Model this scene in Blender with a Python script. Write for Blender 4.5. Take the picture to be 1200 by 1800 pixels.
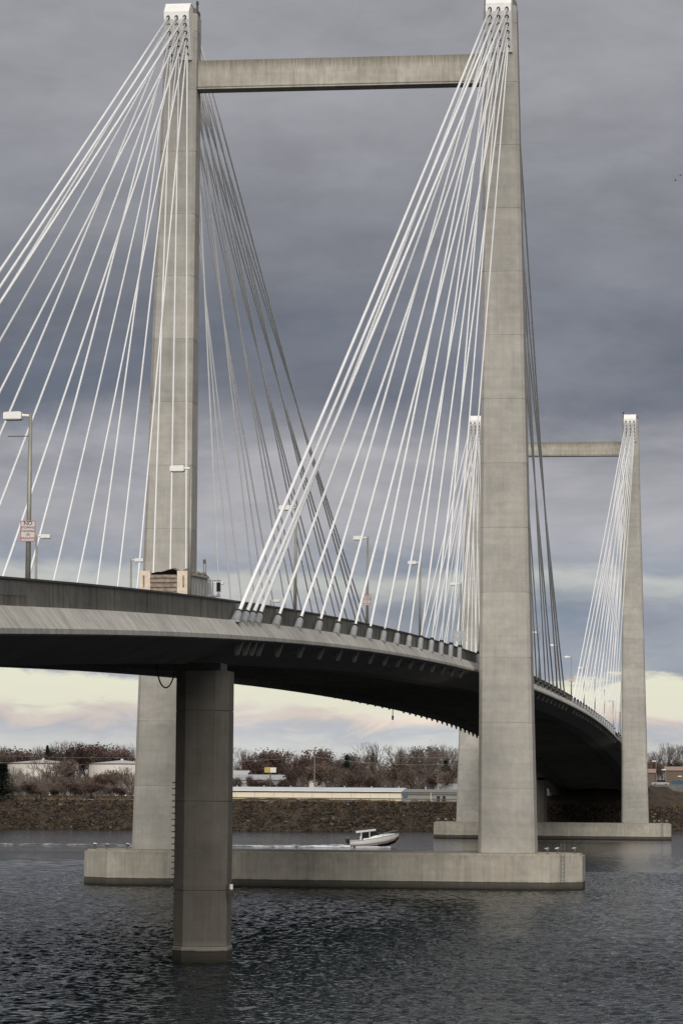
import bpy, math, random
import numpy as np
from mathutils import Vector, Matrix
random.seed(11); rng = np.random.default_rng(5)
S = bpy.context.scene
for o in list(bpy.data.objects): bpy.data.objects.remove(o)
COL = S.collection
RAD = math.radians
# ------------------------------------------------------------------ camera
CX, CY, CZ, YAW, PITCH, ROLL, FPX = 35.70, -265.36, 8.026, 0.13229, 0.09163, 0.0077, 5384.5
F_ = Vector((-math.sin(YAW)*math.cos(PITCH), math.cos(YAW)*math.cos(PITCH), math.sin(PITCH)))
R_ = Vector((math.cos(YAW), math.sin(YAW), 0)); U_ = R_.cross(F_)
RR = R_*math.cos(ROLL) + U_*math.sin(ROLL); UU = U_*math.cos(ROLL) - R_*math.sin(ROLL)
cd = bpy.data.cameras.new('camera'); cam = bpy.data.objects.new('camera', cd); COL.objects.link(cam)
cam.matrix_world = Matrix(((RR.x, UU.x, -F_.x, CX), (RR.y, UU.y, -F_.y, CY), (RR.z, UU.z, -F_.z, CZ), (0, 0, 0, 1)))
cd.sensor_fit = 'VERTICAL'; cd.sensor_height = 36.0; cd.lens = FPX/1800*36.0
cd.clip_start = 1.0; cd.clip_end = 20000
S.camera = cam
def at(px, py, Y=None, Z=None, X=None):
    """pixel of the 1200x1800 photograph -> point on the plane Y=, Z= or X="""
    d = F_ + RR*((px-600)/FPX) - UU*((py-900)/FPX)
    t = (Y-CY)/d.y if Y is not None else (Z-CZ)/d.z if Z is not None else (X-CX)/d.x
    return Vector((CX, CY, CZ)) + d*t
# ------------------------------------------------------------------ sun, sky, exposure
SUN_EL, SUN_AZ = RAD(36), RAD(-8)         # behind the camera, a little to its right
to_sun = Vector((-math.sin(SUN_AZ)*math.cos(SUN_EL), -math.cos(SUN_AZ)*math.cos(SUN_EL), math.sin(SUN_EL)))
ld = bpy.data.lights.new('sun', 'SUN'); sun = bpy.data.objects.new('sun', ld); COL.objects.link(sun)
ld.energy = 3.0; ld.angle = RAD(52); ld.color = (1.0, 0.95, 0.885)
sun.rotation_euler = (-to_sun).to_track_quat('-Z', 'Y').to_euler(); sun.location = (0, -400, 300)
S.view_settings.view_transform = 'Standard'; S.view_settings.look = 'None'
S.view_settings.exposure = 0.0; S.view_settings.gamma = 1.0; S.view_settings.use_curve_mapping = False
S.render.engine = 'CYCLES'

class NT:
    def __init__(s, tree): s.t = tree; s.n = tree.nodes; s.l = tree.links
    def a(s, typ, **kw):
        nd = s.n.new(typ)
        for k, v in kw.items(): setattr(nd, k, v)
        return nd
    def set(s, nd, key, v):
        if hasattr(v, 'links') or isinstance(v, bpy.types.NodeSocket): s.l.new(v, nd.inputs[key])
        else: nd.inputs[key].default_value = v
    def math(s, op, a, b=0.0, c=0.0, clamp=False):
        nd = s.a('ShaderNodeMath', operation=op, use_clamp=clamp)
        s.set(nd, 0, a); s.set(nd, 1, b); s.set(nd, 2, c); return nd.outputs[0]
    def vmul(s, v, sc):
        nd = s.a('ShaderNodeVectorMath', operation='MULTIPLY'); s.set(nd, 0, v); nd.inputs[1].default_value = sc; return nd.outputs[0]
    def vadd(s, v, sc):
        nd = s.a('ShaderNodeVectorMath', operation='ADD'); s.set(nd, 0, v); s.set(nd, 1, sc); return nd.outputs[0]
    def noise(s, v, scale, detail=4, rough=.5, dist=0.0):
        nd = s.a('ShaderNodeTexNoise'); s.set(nd, 'Vector', v); nd.inputs['Scale'].default_value = scale
        nd.inputs['Detail'].default_value = detail; nd.inputs['Roughness'].default_value = rough; nd.inputs['Distortion'].default_value = dist
        return nd.outputs['Fac']
    def ramp(s, f, stops, interp='LINEAR'):
        nd = s.a('ShaderNodeValToRGB'); s.set(nd, 0, f); cr = nd.color_ramp; cr.interpolation = interp
        while len(cr.elements) < len(stops): cr.elements.new(0.5)
        for e, (p, c) in zip(cr.elements, stops):
            e.position = p; e.color = (c, c, c, 1) if isinstance(c, (int, float)) else (c[0], c[1], c[2], 1)
        return nd.outputs[0]
    def mix(s, f, a, b, typ='MIX'):
        nd = s.a('ShaderNodeMix', data_type='RGBA', blend_type=typ)
        s.set(nd, 0, f)
        for k, v in ((6, a), (7, b)):
            if isinstance(v, tuple): v = (v[0], v[1], v[2], 1)
            s.set(nd, k, v)
        return nd.outputs[2]
def srgb(r, g, b):
    f = lambda c: (c/255)/12.92 if c/255 <= .04045 else (((c/255)+.055)/1.055)**2.4
    return (f(r), f(g), f(b))

W = bpy.data.worlds.new('World'); S.world = W; W.use_nodes = True
nt = NT(W.node_tree); W.node_tree.nodes.clear()
tc = nt.a('ShaderNodeTexCoord'); D = tc.outputs['Generated']
sep = nt.a('ShaderNodeSeparateXYZ'); nt.l.new(D, sep.inputs[0]); z = sep.outputs[2]
nA = nt.noise(nt.vmul(D, (5, 5, 26)), 1.0, 6, .55, .3)        # broad streaky deck
nB = nt.noise(nt.vmul(D, (14, 14, 40)), 1.0, 6, .55, .3)       # fine wisps
nC = nt.noise(nt.vadd(nt.vmul(D, (8, 8, 26)), (3.1, 7.7, 1.3)), 1.0, 7, .6, .5)
w = nt.math('ADD', nt.math('MULTIPLY', nt.math('SUBTRACT', nA, .5), .055), nt.math('MULTIPLY', nt.math('SUBTRACT', nB, .5), .016))
low = nt.math('MULTIPLY_ADD', z, 10.0, -.35, clamp=True)                 # bands lie flatter towards the horizon
low = nt.math('MULTIPLY_ADD', low, .88, .12)
zz = nt.math('MULTIPLY_ADD', w, low, z)
nD = nt.noise(nt.vmul(D, (40, 40, 130)), 1.0, 6, .62, .8); nE = nt.noise(nt.vadd(nt.vmul(D, (11, 11, 40)), (9.0, 2.0, 5.0)), 1.0, 4, .55)
hz_ = nt.math('ADD', nt.math('MULTIPLY', nt.math('SUBTRACT', nD, .5), .017), nt.math('MULTIPLY', nt.math('SUBTRACT', nE, .5), .018))
hm_ = nt.ramp(nt.math('MULTIPLY', z, 10), [(.0, .5), (.2, 1.0), (.55, 1.0), (.9, 0.0)])
zz = nt.math('MULTIPLY_ADD', hz_, hm_, zz)
k = 1/.4
cl = nt.ramp(nt.math('MULTIPLY', zz, k), [
    (0.000, srgb(196, 201, 203)), (.015*k, srgb(208, 210, 206)), (.0205*k, srgb(184, 188, 194)), (.0245*k, srgb(226, 210, 198)),
    (.028*k, srgb(232, 222, 208)), (.0425*k, srgb(148, 158, 171)), (.056*k, srgb(131, 142, 157)), (.068*k, srgb(160, 167, 177)), (.074*k, srgb(132, 143, 158)),
    (.086*k, srgb(158, 160, 167)), (.105*k, srgb(142, 144, 153)), (.130*k, srgb(103, 110, 124)), (.155*k, srgb(112, 118, 130)),
    (.190*k, srgb(137, 139, 147)), (.240*k, srgb(153, 154, 160)), (.330*k, srgb(150, 151, 156)), (1.0, srgb(134, 135, 139))])
pat = nt.ramp(nC, [(.38, 0.0), (.66, 1.0)])
band = nt.ramp(nt.math('MULTIPLY', zz, k), [(.045*k, .40), (.075*k, .85), (.112*k, .80), (.135*k, .18), (.17*k, .10), (.30*k, .22)])
cl = nt.mix(nt.math('MULTIPLY', pat, band), cl, srgb(187, 186, 190))
drk = nt.ramp(nB, [(.32, .89), (.68, 1.10)])
cl = nt.mix(1.0, cl, drk, 'MULTIPLY')
nF = nt.noise(nt.vmul(D, (48, 48, 95)), 1.0, 5, .6, .4)
cl = nt.mix(1.0, cl, nt.ramp(nF, [(.3, .955), (.7, 1.045)]), 'MULTIPLY')
sky = nt.a('ShaderNodeTexSky', sky_type='NISHITA'); sky.sun_disc = False
sky.sun_elevation = SUN_EL; sky.sun_rotation = math.atan2(to_sun.x, to_sun.y)
sky.dust_density = 2.5; sky.air_density = 1.0
clear = nt.mix(1.0, sky.outputs[0], (.085, .085, .085), 'MULTIPLY')
gap = nt.ramp(nt.math('MULTIPLY', zz, k), [(.0265*k, 0.0), (.0295*k, .9), (.0380*k, 1.0), (.0408*k, 0.0)])
gap2 = nt.ramp(nt.math('MULTIPLY', zz, k), [(.060*k, 0.0), (.066*k, .30), (.069*k, .30), (.073*k, 0.0)])
clear = nt.mix(.80, clear, srgb(245, 243, 220))               # thin bright haze in front of the open sky
colr = nt.mix(nt.math('MAXIMUM', gap, gap2), cl, clear)
bg = nt.a('ShaderNodeBackground'); nt.l.new(colr, bg.inputs[0]); bg.inputs[1].default_value = 1.0
out = nt.a('ShaderNodeOutputWorld'); nt.l.new(bg.outputs[0], out.inputs[0])

# ------------------------------------------------------------------ helpers
class MB:
    def __init__(s): s.v = []; s.f = []
    def add(s, vs, fs):
        b = len(s.v); s.v += [tuple(v) for v in vs]; s.f += [tuple(b+i for i in f) for f in fs]; return s
    def box(s, x0, x1, y0, y1, z0, z1):
        return s.add([(x0,y0,z0),(x1,y0,z0),(x1,y1,z0),(x0,y1,z0),(x0,y0,z1),(x1,y0,z1),(x1,y1,z1),(x0,y1,z1)],
                     [(0,3,2,1),(4,5,6,7),(0,1,5,4),(1,2,6,5),(2,3,7,6),(3,0,4,7)])
    def loft(s, rings, caps=True):
        n = len(rings[0]); b = len(s.v)
        for r in rings: s.v += [tuple(p) for p in r]
        for i in range(len(rings)-1):
            for j in range(n):
                s.f.append((b+i*n+j, b+i*n+(j+1)%n, b+(i+1)*n+(j+1)%n, b+(i+1)*n+j))
        if caps:
            s.f.append(tuple(b+j for j in range(n))[::-1]); s.f.append(tuple(b+(len(rings)-1)*n+j for j in range(n)))
        return s
    def tube(s, p, q, r0, r1=None, n=8, caps=True):
        p = Vector(p); q = Vector(q); r1 = r0 if r1 is None else r1
        d = (q-p).normalized(); a = d.orthogonal().normalized(); c = d.cross(a)
        rg = lambda o, r: [o + (a*math.cos(2*math.pi*i/n) + c*math.sin(2*math.pi*i/n))*r for i in range(n)]
        return s.loft([rg(p, r0), rg(q, r1)], caps)
    def path(s, pts, r, n=8):
        pts = [Vector(p) for p in pts]; rings = []
        a = (pts[1]-pts[0]).orthogonal().normalized()
        for i, p in enumerate(pts):
            d = (pts[min(i+1, len(pts)-1)] - pts[max(i-1, 0)]).normalized()
            a = (a - d*a.dot(d)).normalized(); c = d.cross(a)
            rings.append([p + (a*math.cos(2*math.pi*j/n) + c*math.sin(2*math.pi*j/n))*r for j in range(n)])
        return s.loft(rings)
    def prism(s, poly, axis, a0, a1):
        """poly in the two other axes, extruded along axis"""
        def mk(p, a):
            return {'x': (a, p[0], p[1]), 'y': (p[0], a, p[1]), 'z': (p[0], p[1], a)}[axis]
        return s.loft([[mk(p, a0) for p in poly], [mk(p, a1) for p in poly]])
    def mesh(s, name, mat, smooth=False):
        me = bpy.data.meshes.new(name); me.from_pydata(s.v, [], s.f); me.validate()
        import bmesh
        bm = bmesh.new(); bm.from_mesh(me); bmesh.ops.recalc_face_normals(bm, faces=bm.faces); bm.to_mesh(me); bm.free()
        if mat: me.materials.append(mat)
        if smooth: me.polygons.foreach_set('use_smooth', [True]*len(me.polygons))
        return me
def link(name, data, parent=None, loc=None):
    o = bpy.data.objects.new(name, data); COL.objects.link(o)
    if parent: o.parent = parent
    if loc is not None: o.location = loc
    return o
def part(name, mb, mat, parent, smooth=False, loc=None):
    return link(name, mb.mesh(name, mat, smooth), parent, loc)
def tag(o, label, cat, group=None, kind=None):
    if label: o['label'] = label
    if cat: o['category'] = cat
    if group: o['group'] = group
    if kind: o['kind'] = kind
    return o
def thing(name, loc, label, cat, group=None, rz=0):
    e = link(name, None, None, loc); e.rotation_euler = (0, 0, rz); e.empty_display_size = .3
    return tag(e, label, cat, group)
def copy_tree(o, parent=None):
    c = o.copy(); COL.objects.link(c); c.parent = parent
    for ch in list(o.children): copy_tree(ch, c)
    return c

# ------------------------------------------------------------------ materials
def newmat(name):
    m = bpy.data.materials.new(name); m.use_nodes = True; t = NT(m.node_tree)
    b = m.node_tree.nodes['Principled BSDF']; return m, t, b
def plain(name, col, rough=.6, metal=0.0, var=.12, scale=3.0, spec=.4):
    m, t, b = newmat(name); P = t.a('ShaderNodeNewGeometry').outputs['Position']
    n = t.noise(P, scale, 4, .6); f = t.ramp(n, [(.3, 1-var), (.7, 1+var)])
    t.l.new(t.mix(1.0, col, f, 'MULTIPLY'), b.inputs['Base Color'])
    b.inputs['Roughness'].default_value = rough; b.inputs['Metallic'].default_value = metal
    b.inputs['Specular IOR Level'].default_value = spec; return m
def concrete(name, col, streak=.25, dark=.55, water=None, diag=0.0, rand=.10, blot=.22, toprun=None, topamt=.75):
    m, t, b = newmat(name); P = t.a('ShaderNodeNewGeometry').outputs['Position']
    big = t.noise(P, .22, 5, .6, .4); mid = t.noise(P, 1.4, 5, .6); fine = t.noise(P, 14, 3, .6)
    stv = t.noise(t.vmul(P, (2.6, 2.6, .10)), 1.0, 5, .65); stv2 = t.noise(t.vmul(P, (7., 7., .22)), 1.0, 3, .6)
    c = t.mix(1.0, col, t.ramp(big, [(.30, 1-blot), (.70, 1+blot*.6)]), 'MULTIPLY')
    c = t.mix(1.0, c, t.ramp(mid, [(.30, 1-blot*.55), (.70, 1+blot*.4)]), 'MULTIPLY')
    c = t.mix(1.0, c, t.ramp(stv, [(.30, 1-streak), (.52, 1.0), (.8, 1+streak*.35)]), 'MULTIPLY')
    c = t.mix(1.0, c, t.ramp(stv2, [(.33, 1-streak*.7), (.50, 1.0)]), 'MULTIPLY')
    c = t.mix(1.0, c, t.ramp(fine, [(.3, .93), (.7, 1.05)]), 'MULTIPLY')
    # rusty / greenish tint patches
    tint = t.ramp(t.noise(t.vmul(P, (.8, .8, .25)), 1.0, 4, .6), [(.55, 0.0), (.8, .22)])
    c = t.mix(tint, c, (col[0]*.95, col[1]*.72, col[2]*.55))
    hb = t.noise(t.vmul(P, (.10, .10, 1.7)), 1.0, 4, .6)                                   # pour bands
    c = t.mix(1.0, c, t.ramp(hb, [(.32, .93), (.68, 1.06)]), 'MULTIPLY')
    spot = t.ramp(t.noise(t.vmul(P, (1.5, 1.5, .9)), 1.0, 6, .7, .8), [(.66, 0.0), (.78, .38)])   # damp patches and rust
    c = t.mix(spot, c, (col[0]*.42, col[1]*.36, col[2]*.30))
    pale = t.ramp(t.noise(t.vadd(t.vmul(P, (.7, .7, .5)), (4.0, 9.0, 2.0)), 1.0, 5, .65), [(.62, 0.0), (.78, .22)])  # lime bloom
    c = t.mix(pale, c, (min(col[0]*1.5, .7), min(col[1]*1.5, .68), min(col[2]*1.55, .64)))
    if diag:
        dv = t.a('ShaderNodeMapping'); t.l.new(P, dv.inputs[0]); dv.inputs['Rotation'].default_value = (RAD(52), 0, 0); dv.inputs['Scale'].default_value = (.6, 2.2, .12)
        dn = t.noise(dv.outputs[0], 1.3, 4, .6)
        c = t.mix(1.0, c, t.ramp(dn, [(.36, 1-diag), (.56, 1.08)]), 'MULTIPLY')
    oi = t.a('ShaderNodeObjectInfo'); rr = t.math('MULTIPLY_ADD', oi.outputs['Random'], rand, 1-rand/2)
    cc = t.a('ShaderNodeCombineXYZ'); [t.l.new(rr, cc.inputs[i]) for i in range(3)]
    c = t.mix(1.0, c, cc.outputs[0], 'MULTIPLY')
    sp = t.a('ShaderNodeSeparateXYZ'); t.l.new(P, sp.inputs[0])
    if toprun:   # dirt that ran down from an upper edge at height toprun
        f = t.math('ADD', sp.outputs[2], t.math('MULTIPLY', t.math('SUBTRACT', stv2, .5), 3.2))
        c = t.mix(t.ramp(t.math('MULTIPLY_ADD', f, .5, -(toprun-1.6)*.5, clamp=True), [(.3, 0.0), (.85, topamt)]), c, (col[0]*.28, col[1]*.26, col[2]*.24))
    if water:    # splash line, algae and tide mark
        wz = t.math('ADD', sp.outputs[2], t.math('MULTIPLY', t.math('SUBTRACT', mid, .5), .10))
        f = t.ramp(t.math('DIVIDE', wz, water*2, clamp=True), [(.05, 1.0), (.14, .90), (.40, .80), (.46, .96), (.50, .0)])
        sl = t.ramp(t.math('DIVIDE', t.math('ADD', wz, t.math('MULTIPLY', t.math('SUBTRACT', big, .5), 1.2)), water*2, clamp=True), [(.45, 0.0), (.55, .30), (.70, .12), (.9, 0.0)])
        c = t.mix(sl, c, (.55, .52, .44))
        c = t.mix(f, c, (.030, .027, .020))
    t.l.new(c, b.inputs['Base Color']); b.inputs['Roughness'].default_value = .88; b.inputs['Specular IOR Level'].default_value = .25
    bp = t.a('ShaderNodeBump'); bp.inputs['Strength'].default_value = .35; bp.inputs['Distance'].default_value = .03
    t.l.new(t.math('ADD', t.math('MULTIPLY', mid, .5), fine), bp.inputs['Height']); t.l.new(bp.outputs[0], b.inputs['Normal'])
    return m
M = {}
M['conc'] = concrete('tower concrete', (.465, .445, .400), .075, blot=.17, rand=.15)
M['joint'] = concrete('joint concrete', (.22, .20, .17), .2)
M['beam'] = concrete('beam concrete', (.45, .425, .365), .19, toprun=73.1)
M['cap'] = concrete('footing concrete', (.50, .465, .39), .20, water=.70, toprun=3.6, topamt=.5)
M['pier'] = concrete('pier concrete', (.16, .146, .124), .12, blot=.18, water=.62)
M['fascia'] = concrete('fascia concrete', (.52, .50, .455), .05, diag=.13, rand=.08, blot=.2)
M['barrier'] = concrete('parapet concrete', (.185, .178, .152), .45, rand=.16, blot=.3)
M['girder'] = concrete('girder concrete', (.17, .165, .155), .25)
M['block'] = concrete('anchor block concrete', (.16, .157, .15), .15)
M['asphalt'] = plain('asphalt', (.05, .05, .052), .9)
M['white'] = plain('white cable sheath', (.88, .88, .88), .45, var=.05, scale=.8)
M['head'] = plain('white painted steel', (.84, .83, .80), .5, var=.06, scale=1.2)
M['black'] = plain('black rubber', (.018, .018, .018), .7)
M['port'] = plain('rusty steel port', (.05, .035, .03), .8)
M['steel'] = plain('galvanised steel', (.30, .29, .25), .5, .3)
M['sleeve'] = plain('grey painted steel sleeve', (.31, .32, .33), .5, var=.15, scale=4)
M['rail'] = plain('dark steel rail', (.05, .048, .043), .6)
M['lamp'] = plain('lamp housing', (.85, .84, .80), .4, var=.04)
M['lens'] = plain('lamp lens', (.55, .55, .52), .25)
M['sign'] = plain('sign white face', (.62, .56, .54), .5, var=.05)
M['signred'] = plain('sign red print', (.27, .055, .05), .5, var=.05)
M['signblk'] = plain('sign dark print', (.05, .03, .03), .5, var=.05)
M['signback'] = plain('bare aluminium', (.42, .43, .43), .5, .4)

# ------------------------------------------------------------------ deck profile
def zt(Y):
    """height of the parapet top along the bridge"""
    u = abs(Y-149.5); g = lambda q: 21.827 - 5.199e-5*q*q - 1.5445e-10*q**4
    zv = g(u) if u <= 316 else g(316) - .050*(u-316)
    if Y > 180: zv -= 5e-5*(min(Y, 326)-180)**2 + max(0, Y-326)*.0146
    return zv

# ------------------------------------------------------------------ water and land
def shore(X):      # far waterline
    return float(np.interp(X, [-900, -130, -60, -34, 19, 60, 900], [366, 376, 380, 402, 455, 470, 560]))
def ground(X, Y):
    d = Y - shore(X)
    top = float(np.interp(X, [-900, -20, 4, 900], [6.1, 6.1, 10.3, 10.6]))
    run = float(np.interp(X, [-900, -20, 4, 900], [14, 14, 26, 26]))
    zv = -3 + (top+3)*min(max((d+6)/(run+6), 0), 1)
    return zv + .02*min(max(0, d-run), 40)*(1 if X < -20 else .3)
def axis(parts):
    o = []
    for a, b, n in parts: o += list(np.linspace(a, b, n, endpoint=False))
    return np.array(o + [parts[-1][1]])
xs = axis([(-4000, -400, 24), (-400, -80, 60), (-80, -32, 48), (-32, 36, 380), (36, 80, 30), (80, 300, 30), (300, 4000, 24)])
ys = axis([(-400, -165, 20), (-165, -90, 420), (-90, -30, 240), (-30, 60, 250), (60, 170, 110), (170, 520, 150)])
GX, GY = np.meshgrid(xs, ys)
Z = np.zeros_like(GX)
for i in range(72):
    L = 10**rng.uniform(math.log10(.45), math.log10(1.15)); th = rng.normal(RAD(-80), RAD(36)); kx, ky = math.cos(th)*2*math.pi/L, math.sin(th)*2*math.pi/L
    env = .5 + .5*np.sin(GX*rng.uniform(.01, .06) + GY*rng.uniform(.01, .05) + rng.uniform(0, 6))
    Z += 0.0165*L*env*np.sin(GX*kx + GY*ky + rng.uniform(0, 6.28))
fade = np.clip((190-GY)/220, 0, 1)*np.clip((90-np.abs(GX+11))/25, 0, 1)*np.clip((GY+260)/50, 0, 1)
gust = .65 + .5*np.sin(GX*.031+GY*.012+1)*np.sin(GY*.027-GX*.011)
Z *= fade*np.clip(gust, .35, 1.2)
nx, ny = len(xs), len(ys)
co = np.stack([GX, GY, Z], -1).reshape(-1, 3)
ii = (np.arange(ny-1)[:, None]*nx + np.arange(nx-1)[None, :]).reshape(-1)
quads = np.stack([ii, ii+1, ii+1+nx, ii+nx], 1)
def npmesh(name, co, quads, mat, smooth=True):
    me = bpy.data.meshes.new(name); n = quads.shape[1]
    me.vertices.add(len(co)); me.vertices.foreach_set('co', np.asarray(co, np.float32).ravel())
    me.loops.add(quads.size); me.loops.foreach_set('vertex_index', quads.astype(np.int32).ravel())
    me.polygons.add(len(quads)); me.polygons.foreach_set('loop_start', np.arange(0, quads.size, n, dtype=np.int32))
    me.polygons.foreach_set('use_smooth', np.full(len(quads), smooth)); me.update(calc_edges=True); me.materials.append(mat); return me
m, t, b = newmat('river water'); P = t.a('ShaderNodeNewGeometry').outputs['Position']
b.inputs['Base Color'].default_value = (.009, .015, .017, 1); b.inputs['Roughness'].default_value = .06; b.inputs['IOR'].default_value = 1.33
b.inputs['Specular IOR Level'].default_value = .5
h1 = t.noise(t.vmul(P, (.55, 1.0, 1)), 1.0, 5, .62, .2); h2 = t.noise(t.vmul(P, (2.2, 3.6, 1)), 1.0, 4, .6); h3 = t.noise(t.vmul(P, (5.5, 9.0, 1)), 1.0, 3, .6)
pa = t.ramp(t.noise(t.vmul(P, (.012, .03, 1)), 1.0, 3, .5), [(.35, .62), (.65, 1.0)])
bp = t.a('ShaderNodeBump'); bp.inputs['Distance'].default_value = .8
spw = t.a('ShaderNodeSeparateXYZ'); t.l.new(P, spw.inputs[0])
calm = t.ramp(t.math('MULTIPLY_ADD', spw.outputs[1], 1/500, .4, clamp=True), [(.2, 1.0), (.34, .95), (.5, .6), (.75, .24), (1.0, .20)])   # sheltered, calmer water towards the far bank
t.l.new(t.math('MULTIPLY', pa, t.math('MULTIPLY', calm, .85)), bp.inputs['Strength'])
t.l.new(t.math('MULTIPLY_ADD', h3, .16, t.math('MULTIPLY_ADD', h2, .42, t.math('MULTIPLY', h1, .75))), bp.inputs['Height']); t.l.new(bp.outputs[0], b.inputs['Normal'])
M['water'] = m
tag(link('river_water', npmesh('river_water', co, quads, m)), 'dark rippled river water under the bridge', 'water', kind='structure')

def landmat(name, c1, c2, sc):
    m, t, b = newmat(name); P = t.a('ShaderNodeNewGeometry').outputs['Position']
    t.l.new(t.mix(t.ramp(t.noise(P, sc, 5, .65), [(.35, 0.0), (.65, 1.0)]), c1, c2), b.inputs['Base Color']); b.inputs['Roughness'].default_value = .95
    b.inputs['Specular IOR Level'].default_value = .1
    return m
M['earth'] = landmat('bank earth', (.042, .036, .029), (.078, .062, .048), .6)
xs2 = axis([(-3000, -300, 20), (-300, -200, 12), (-200, 60, 130), (60, 3000, 30)]); dd = axis([(-10, 40, 34), (40, 200, 20), (200, 4000, 20)])
co = np.array([[X, shore(X)+d, ground(X, shore(X)+d) + (random.uniform(-.2, .2) if 0 < d < 200 else 0)] for d in dd for X in xs2])
nx = len(xs2); ii = (np.arange(len(dd)-1)[:, None]*nx + np.arange(nx-1)[None, :]).reshape(-1)
tag(link('far_bank_ground', npmesh('far_bank_ground', co, np.stack([ii, ii+1, ii+1+nx, ii+nx], 1), M['earth'])), 'low brown far river bank and land behind it', 'ground', kind='structure')
mb = MB(); mb.loft([[(X, -214, -2), (X, -236, 4.6), (X, -262, 5.9), (X, -330, 6.3), (X, -1500, 6.5), (X, -1500, -4), (X, -214, -4)] for X in (-1500, 1500)])
tag(link('near_bank_ground', mb.mesh('near_bank_ground', M['earth'])), 'near river bank that the camera stands on', 'ground', kind='structure')

# ------------------------------------------------------------------ towers
XI = lambda z: 12.66 + .0017*z
XO = lambda z: 17.60 - .0247*z
HY = lambda z: 2.15 - .0120*z
CAPZ, TOPZ = 3.05, 77.9
def leg_ring(z, ins=0.0, c=.28):
    a, b_, h = XI(z)+ins, XO(z)-ins, HY(z)-ins
    return [(a+c, -h, z), (b_-c, -h, z), (b_, -h+c, z), (b_, h-c, z), (b_-c, h, z), (a+c, h, z), (a, h-c, z), (a, -h+c, z)]
def flipx(r): return [(-p[0], p[1], p[2]) for p in r]
joints = [CAPZ] + [CAPZ + 5.62*(i+1) - .1 for i in range(12)] + [TOPZ-2.2]
PORTS = []     # (dx from head centre, y, z) cable exit points, row-major from the top row
for r in range(6):
    for c in (-.74, 0, .74): PORTS.append((c, -3.12 + .30*r, 76.55 - .60*r))
HEADX = 14.28
def make_tower():
    T = thing('bridge_tower', (0, 0, 0), '', 'tower')
    cap = part('footing', MB().prism([(-18.95, -5.2), (18.95, -5.2), (21.6, -2.4), (21.6, 2.4), (18.95, 5.2), (-18.95, 5.2), (-21.6, 2.4), (-21.6, -2.4)], 'z', -3, CAPZ-.15), M['cap'], T)
    part('footing_top', MB().prism([(-18.7, -4.95), (18.7, -4.95), (21.35, -2.3), (21.35, 2.3), (18.7, 4.95), (-18.7, 4.95), (-21.35, 2.3), (-21.35, -2.3)], 'z', CAPZ-.15, CAPZ), M['cap'], T)
    for sx in (1, -1):
        fl = (lambda r: r) if sx > 0 else flipx
        core = MB().loft([fl(leg_ring(CAPZ, .06)), fl(leg_ring(TOPZ-.1, .06))])
        L = part('leg', core, M['joint'], T)
        for a, b_ in zip(joints[:-1], joints[1:]):
            e = .028
            part('concrete_lift', MB().loft([fl(leg_ring(a, .03)), fl(leg_ring(a+e, 0)), fl(leg_ring(b_-e, 0)), fl(leg_ring(b_, .03))]), M['conc'], L)
        z0 = joints[-1]
        part('concrete_lift', MB().loft([fl(leg_ring(z0, .03)), fl(leg_ring(z0+.03, 0)), fl(leg_ring(TOPZ-.7, 0)), fl(leg_ring(TOPZ, .35))]), M['conc'], L)
        part('warning_lamp', MB().tube((sx*(12.98), 0, TOPZ-.1), (sx*12.98, 0, TOPZ+.55), .09).tube((sx*12.98, 0, TOPZ+.5), (sx*12.98, 0, TOPZ+.8), .14, .10), M['rail'], T)
        for sy in (1, -1):       # steel anchor heads on both faces; near face is sy = 1 (towards -Y)
            prof = [(-1.0*sy, 77.85), (-2.35*sy, 77.85), (-3.22*sy, 76.98), (-3.14*sy, 76.3), (-1.50*sy, 73.0), (-1.0*sy, 73.0)]
            H = part('anchor_head', MB().prism(prof, 'x', sx*(HEADX-1.12), sx*(HEADX+1.12)), M['head'], T)
            part('top_flange', MB().box(sx*HEADX-1.16, sx*HEADX+1.16, min(-1.0*sy, -2.3*sy), max(-1.0*sy, -2.3*sy), 77.85, 77.92), M['head'], H)
            for (dx, y, z) in PORTS:
                d = Vector((0, -.72*sy, -.69))
                p = Vector((sx*HEADX+dx, y*sy+.12*sy, z+.06))
                part('cable_port', MB().tube(p, p+d*.34, .17, .17, 8), M['port'], H)
    B = part('crossbeam', MB().box(-12.72, 12.72, -.85, .85, 70.48, 73.06), M['beam'], T)
    part('bevel_strip', MB().box(-12.72, 12.72, -.88, .88, 70.62, 70.70), M['joint'], B)
    return T
T1 = make_tower()
T1['label'] = 'near concrete H-shaped bridge tower with white cable heads, filling the picture height'
T2 = copy_tree(T1); T2.location = (0, 299, 0)
T2['label'] = 'distant concrete H-shaped bridge tower seen behind the near tower\'s right leg'
for T in (T1, T2): T['group'] = 'bridge towers'

# ------------------------------------------------------------------ deck
side = [-122.33, -120.1, -118.1, -116.0] + [-(9.1+7.75*(13-i)) for i in range(14)]     # side span anchors, outermost first
mainA = [9.1+7.75*(17-i) for i in range(18)]                                             # main span anchors, outermost first
DK = thing('bridge_deck', (0, 0, 0), 'long arching concrete bridge deck with dark parapet and pale sloped edge', 'bridge deck')
Y0, Y1 = -268.0, 500.0
cuts = [-122.33-2.5]
yv = cuts[0]
while yv > Y0: yv -= 7.75; cuts.insert(0, yv)
cuts += [-113.3]
yv = -(9.1+7.75*12.5)
while yv < Y1: cuts.append(yv); yv += 7.75
cuts = sorted(c for c in cuts if c <= Y1 and not (-113.2 < c < -113.0))
half = [(11.56, -1.06), (12.12, -1.76), (12.12, -1.95), (9.2, -3.05), (7.2, -3.05), (6.2, -1.5)]
sec = half + [(-x, z) for x, z in half[::-1]]
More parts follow.
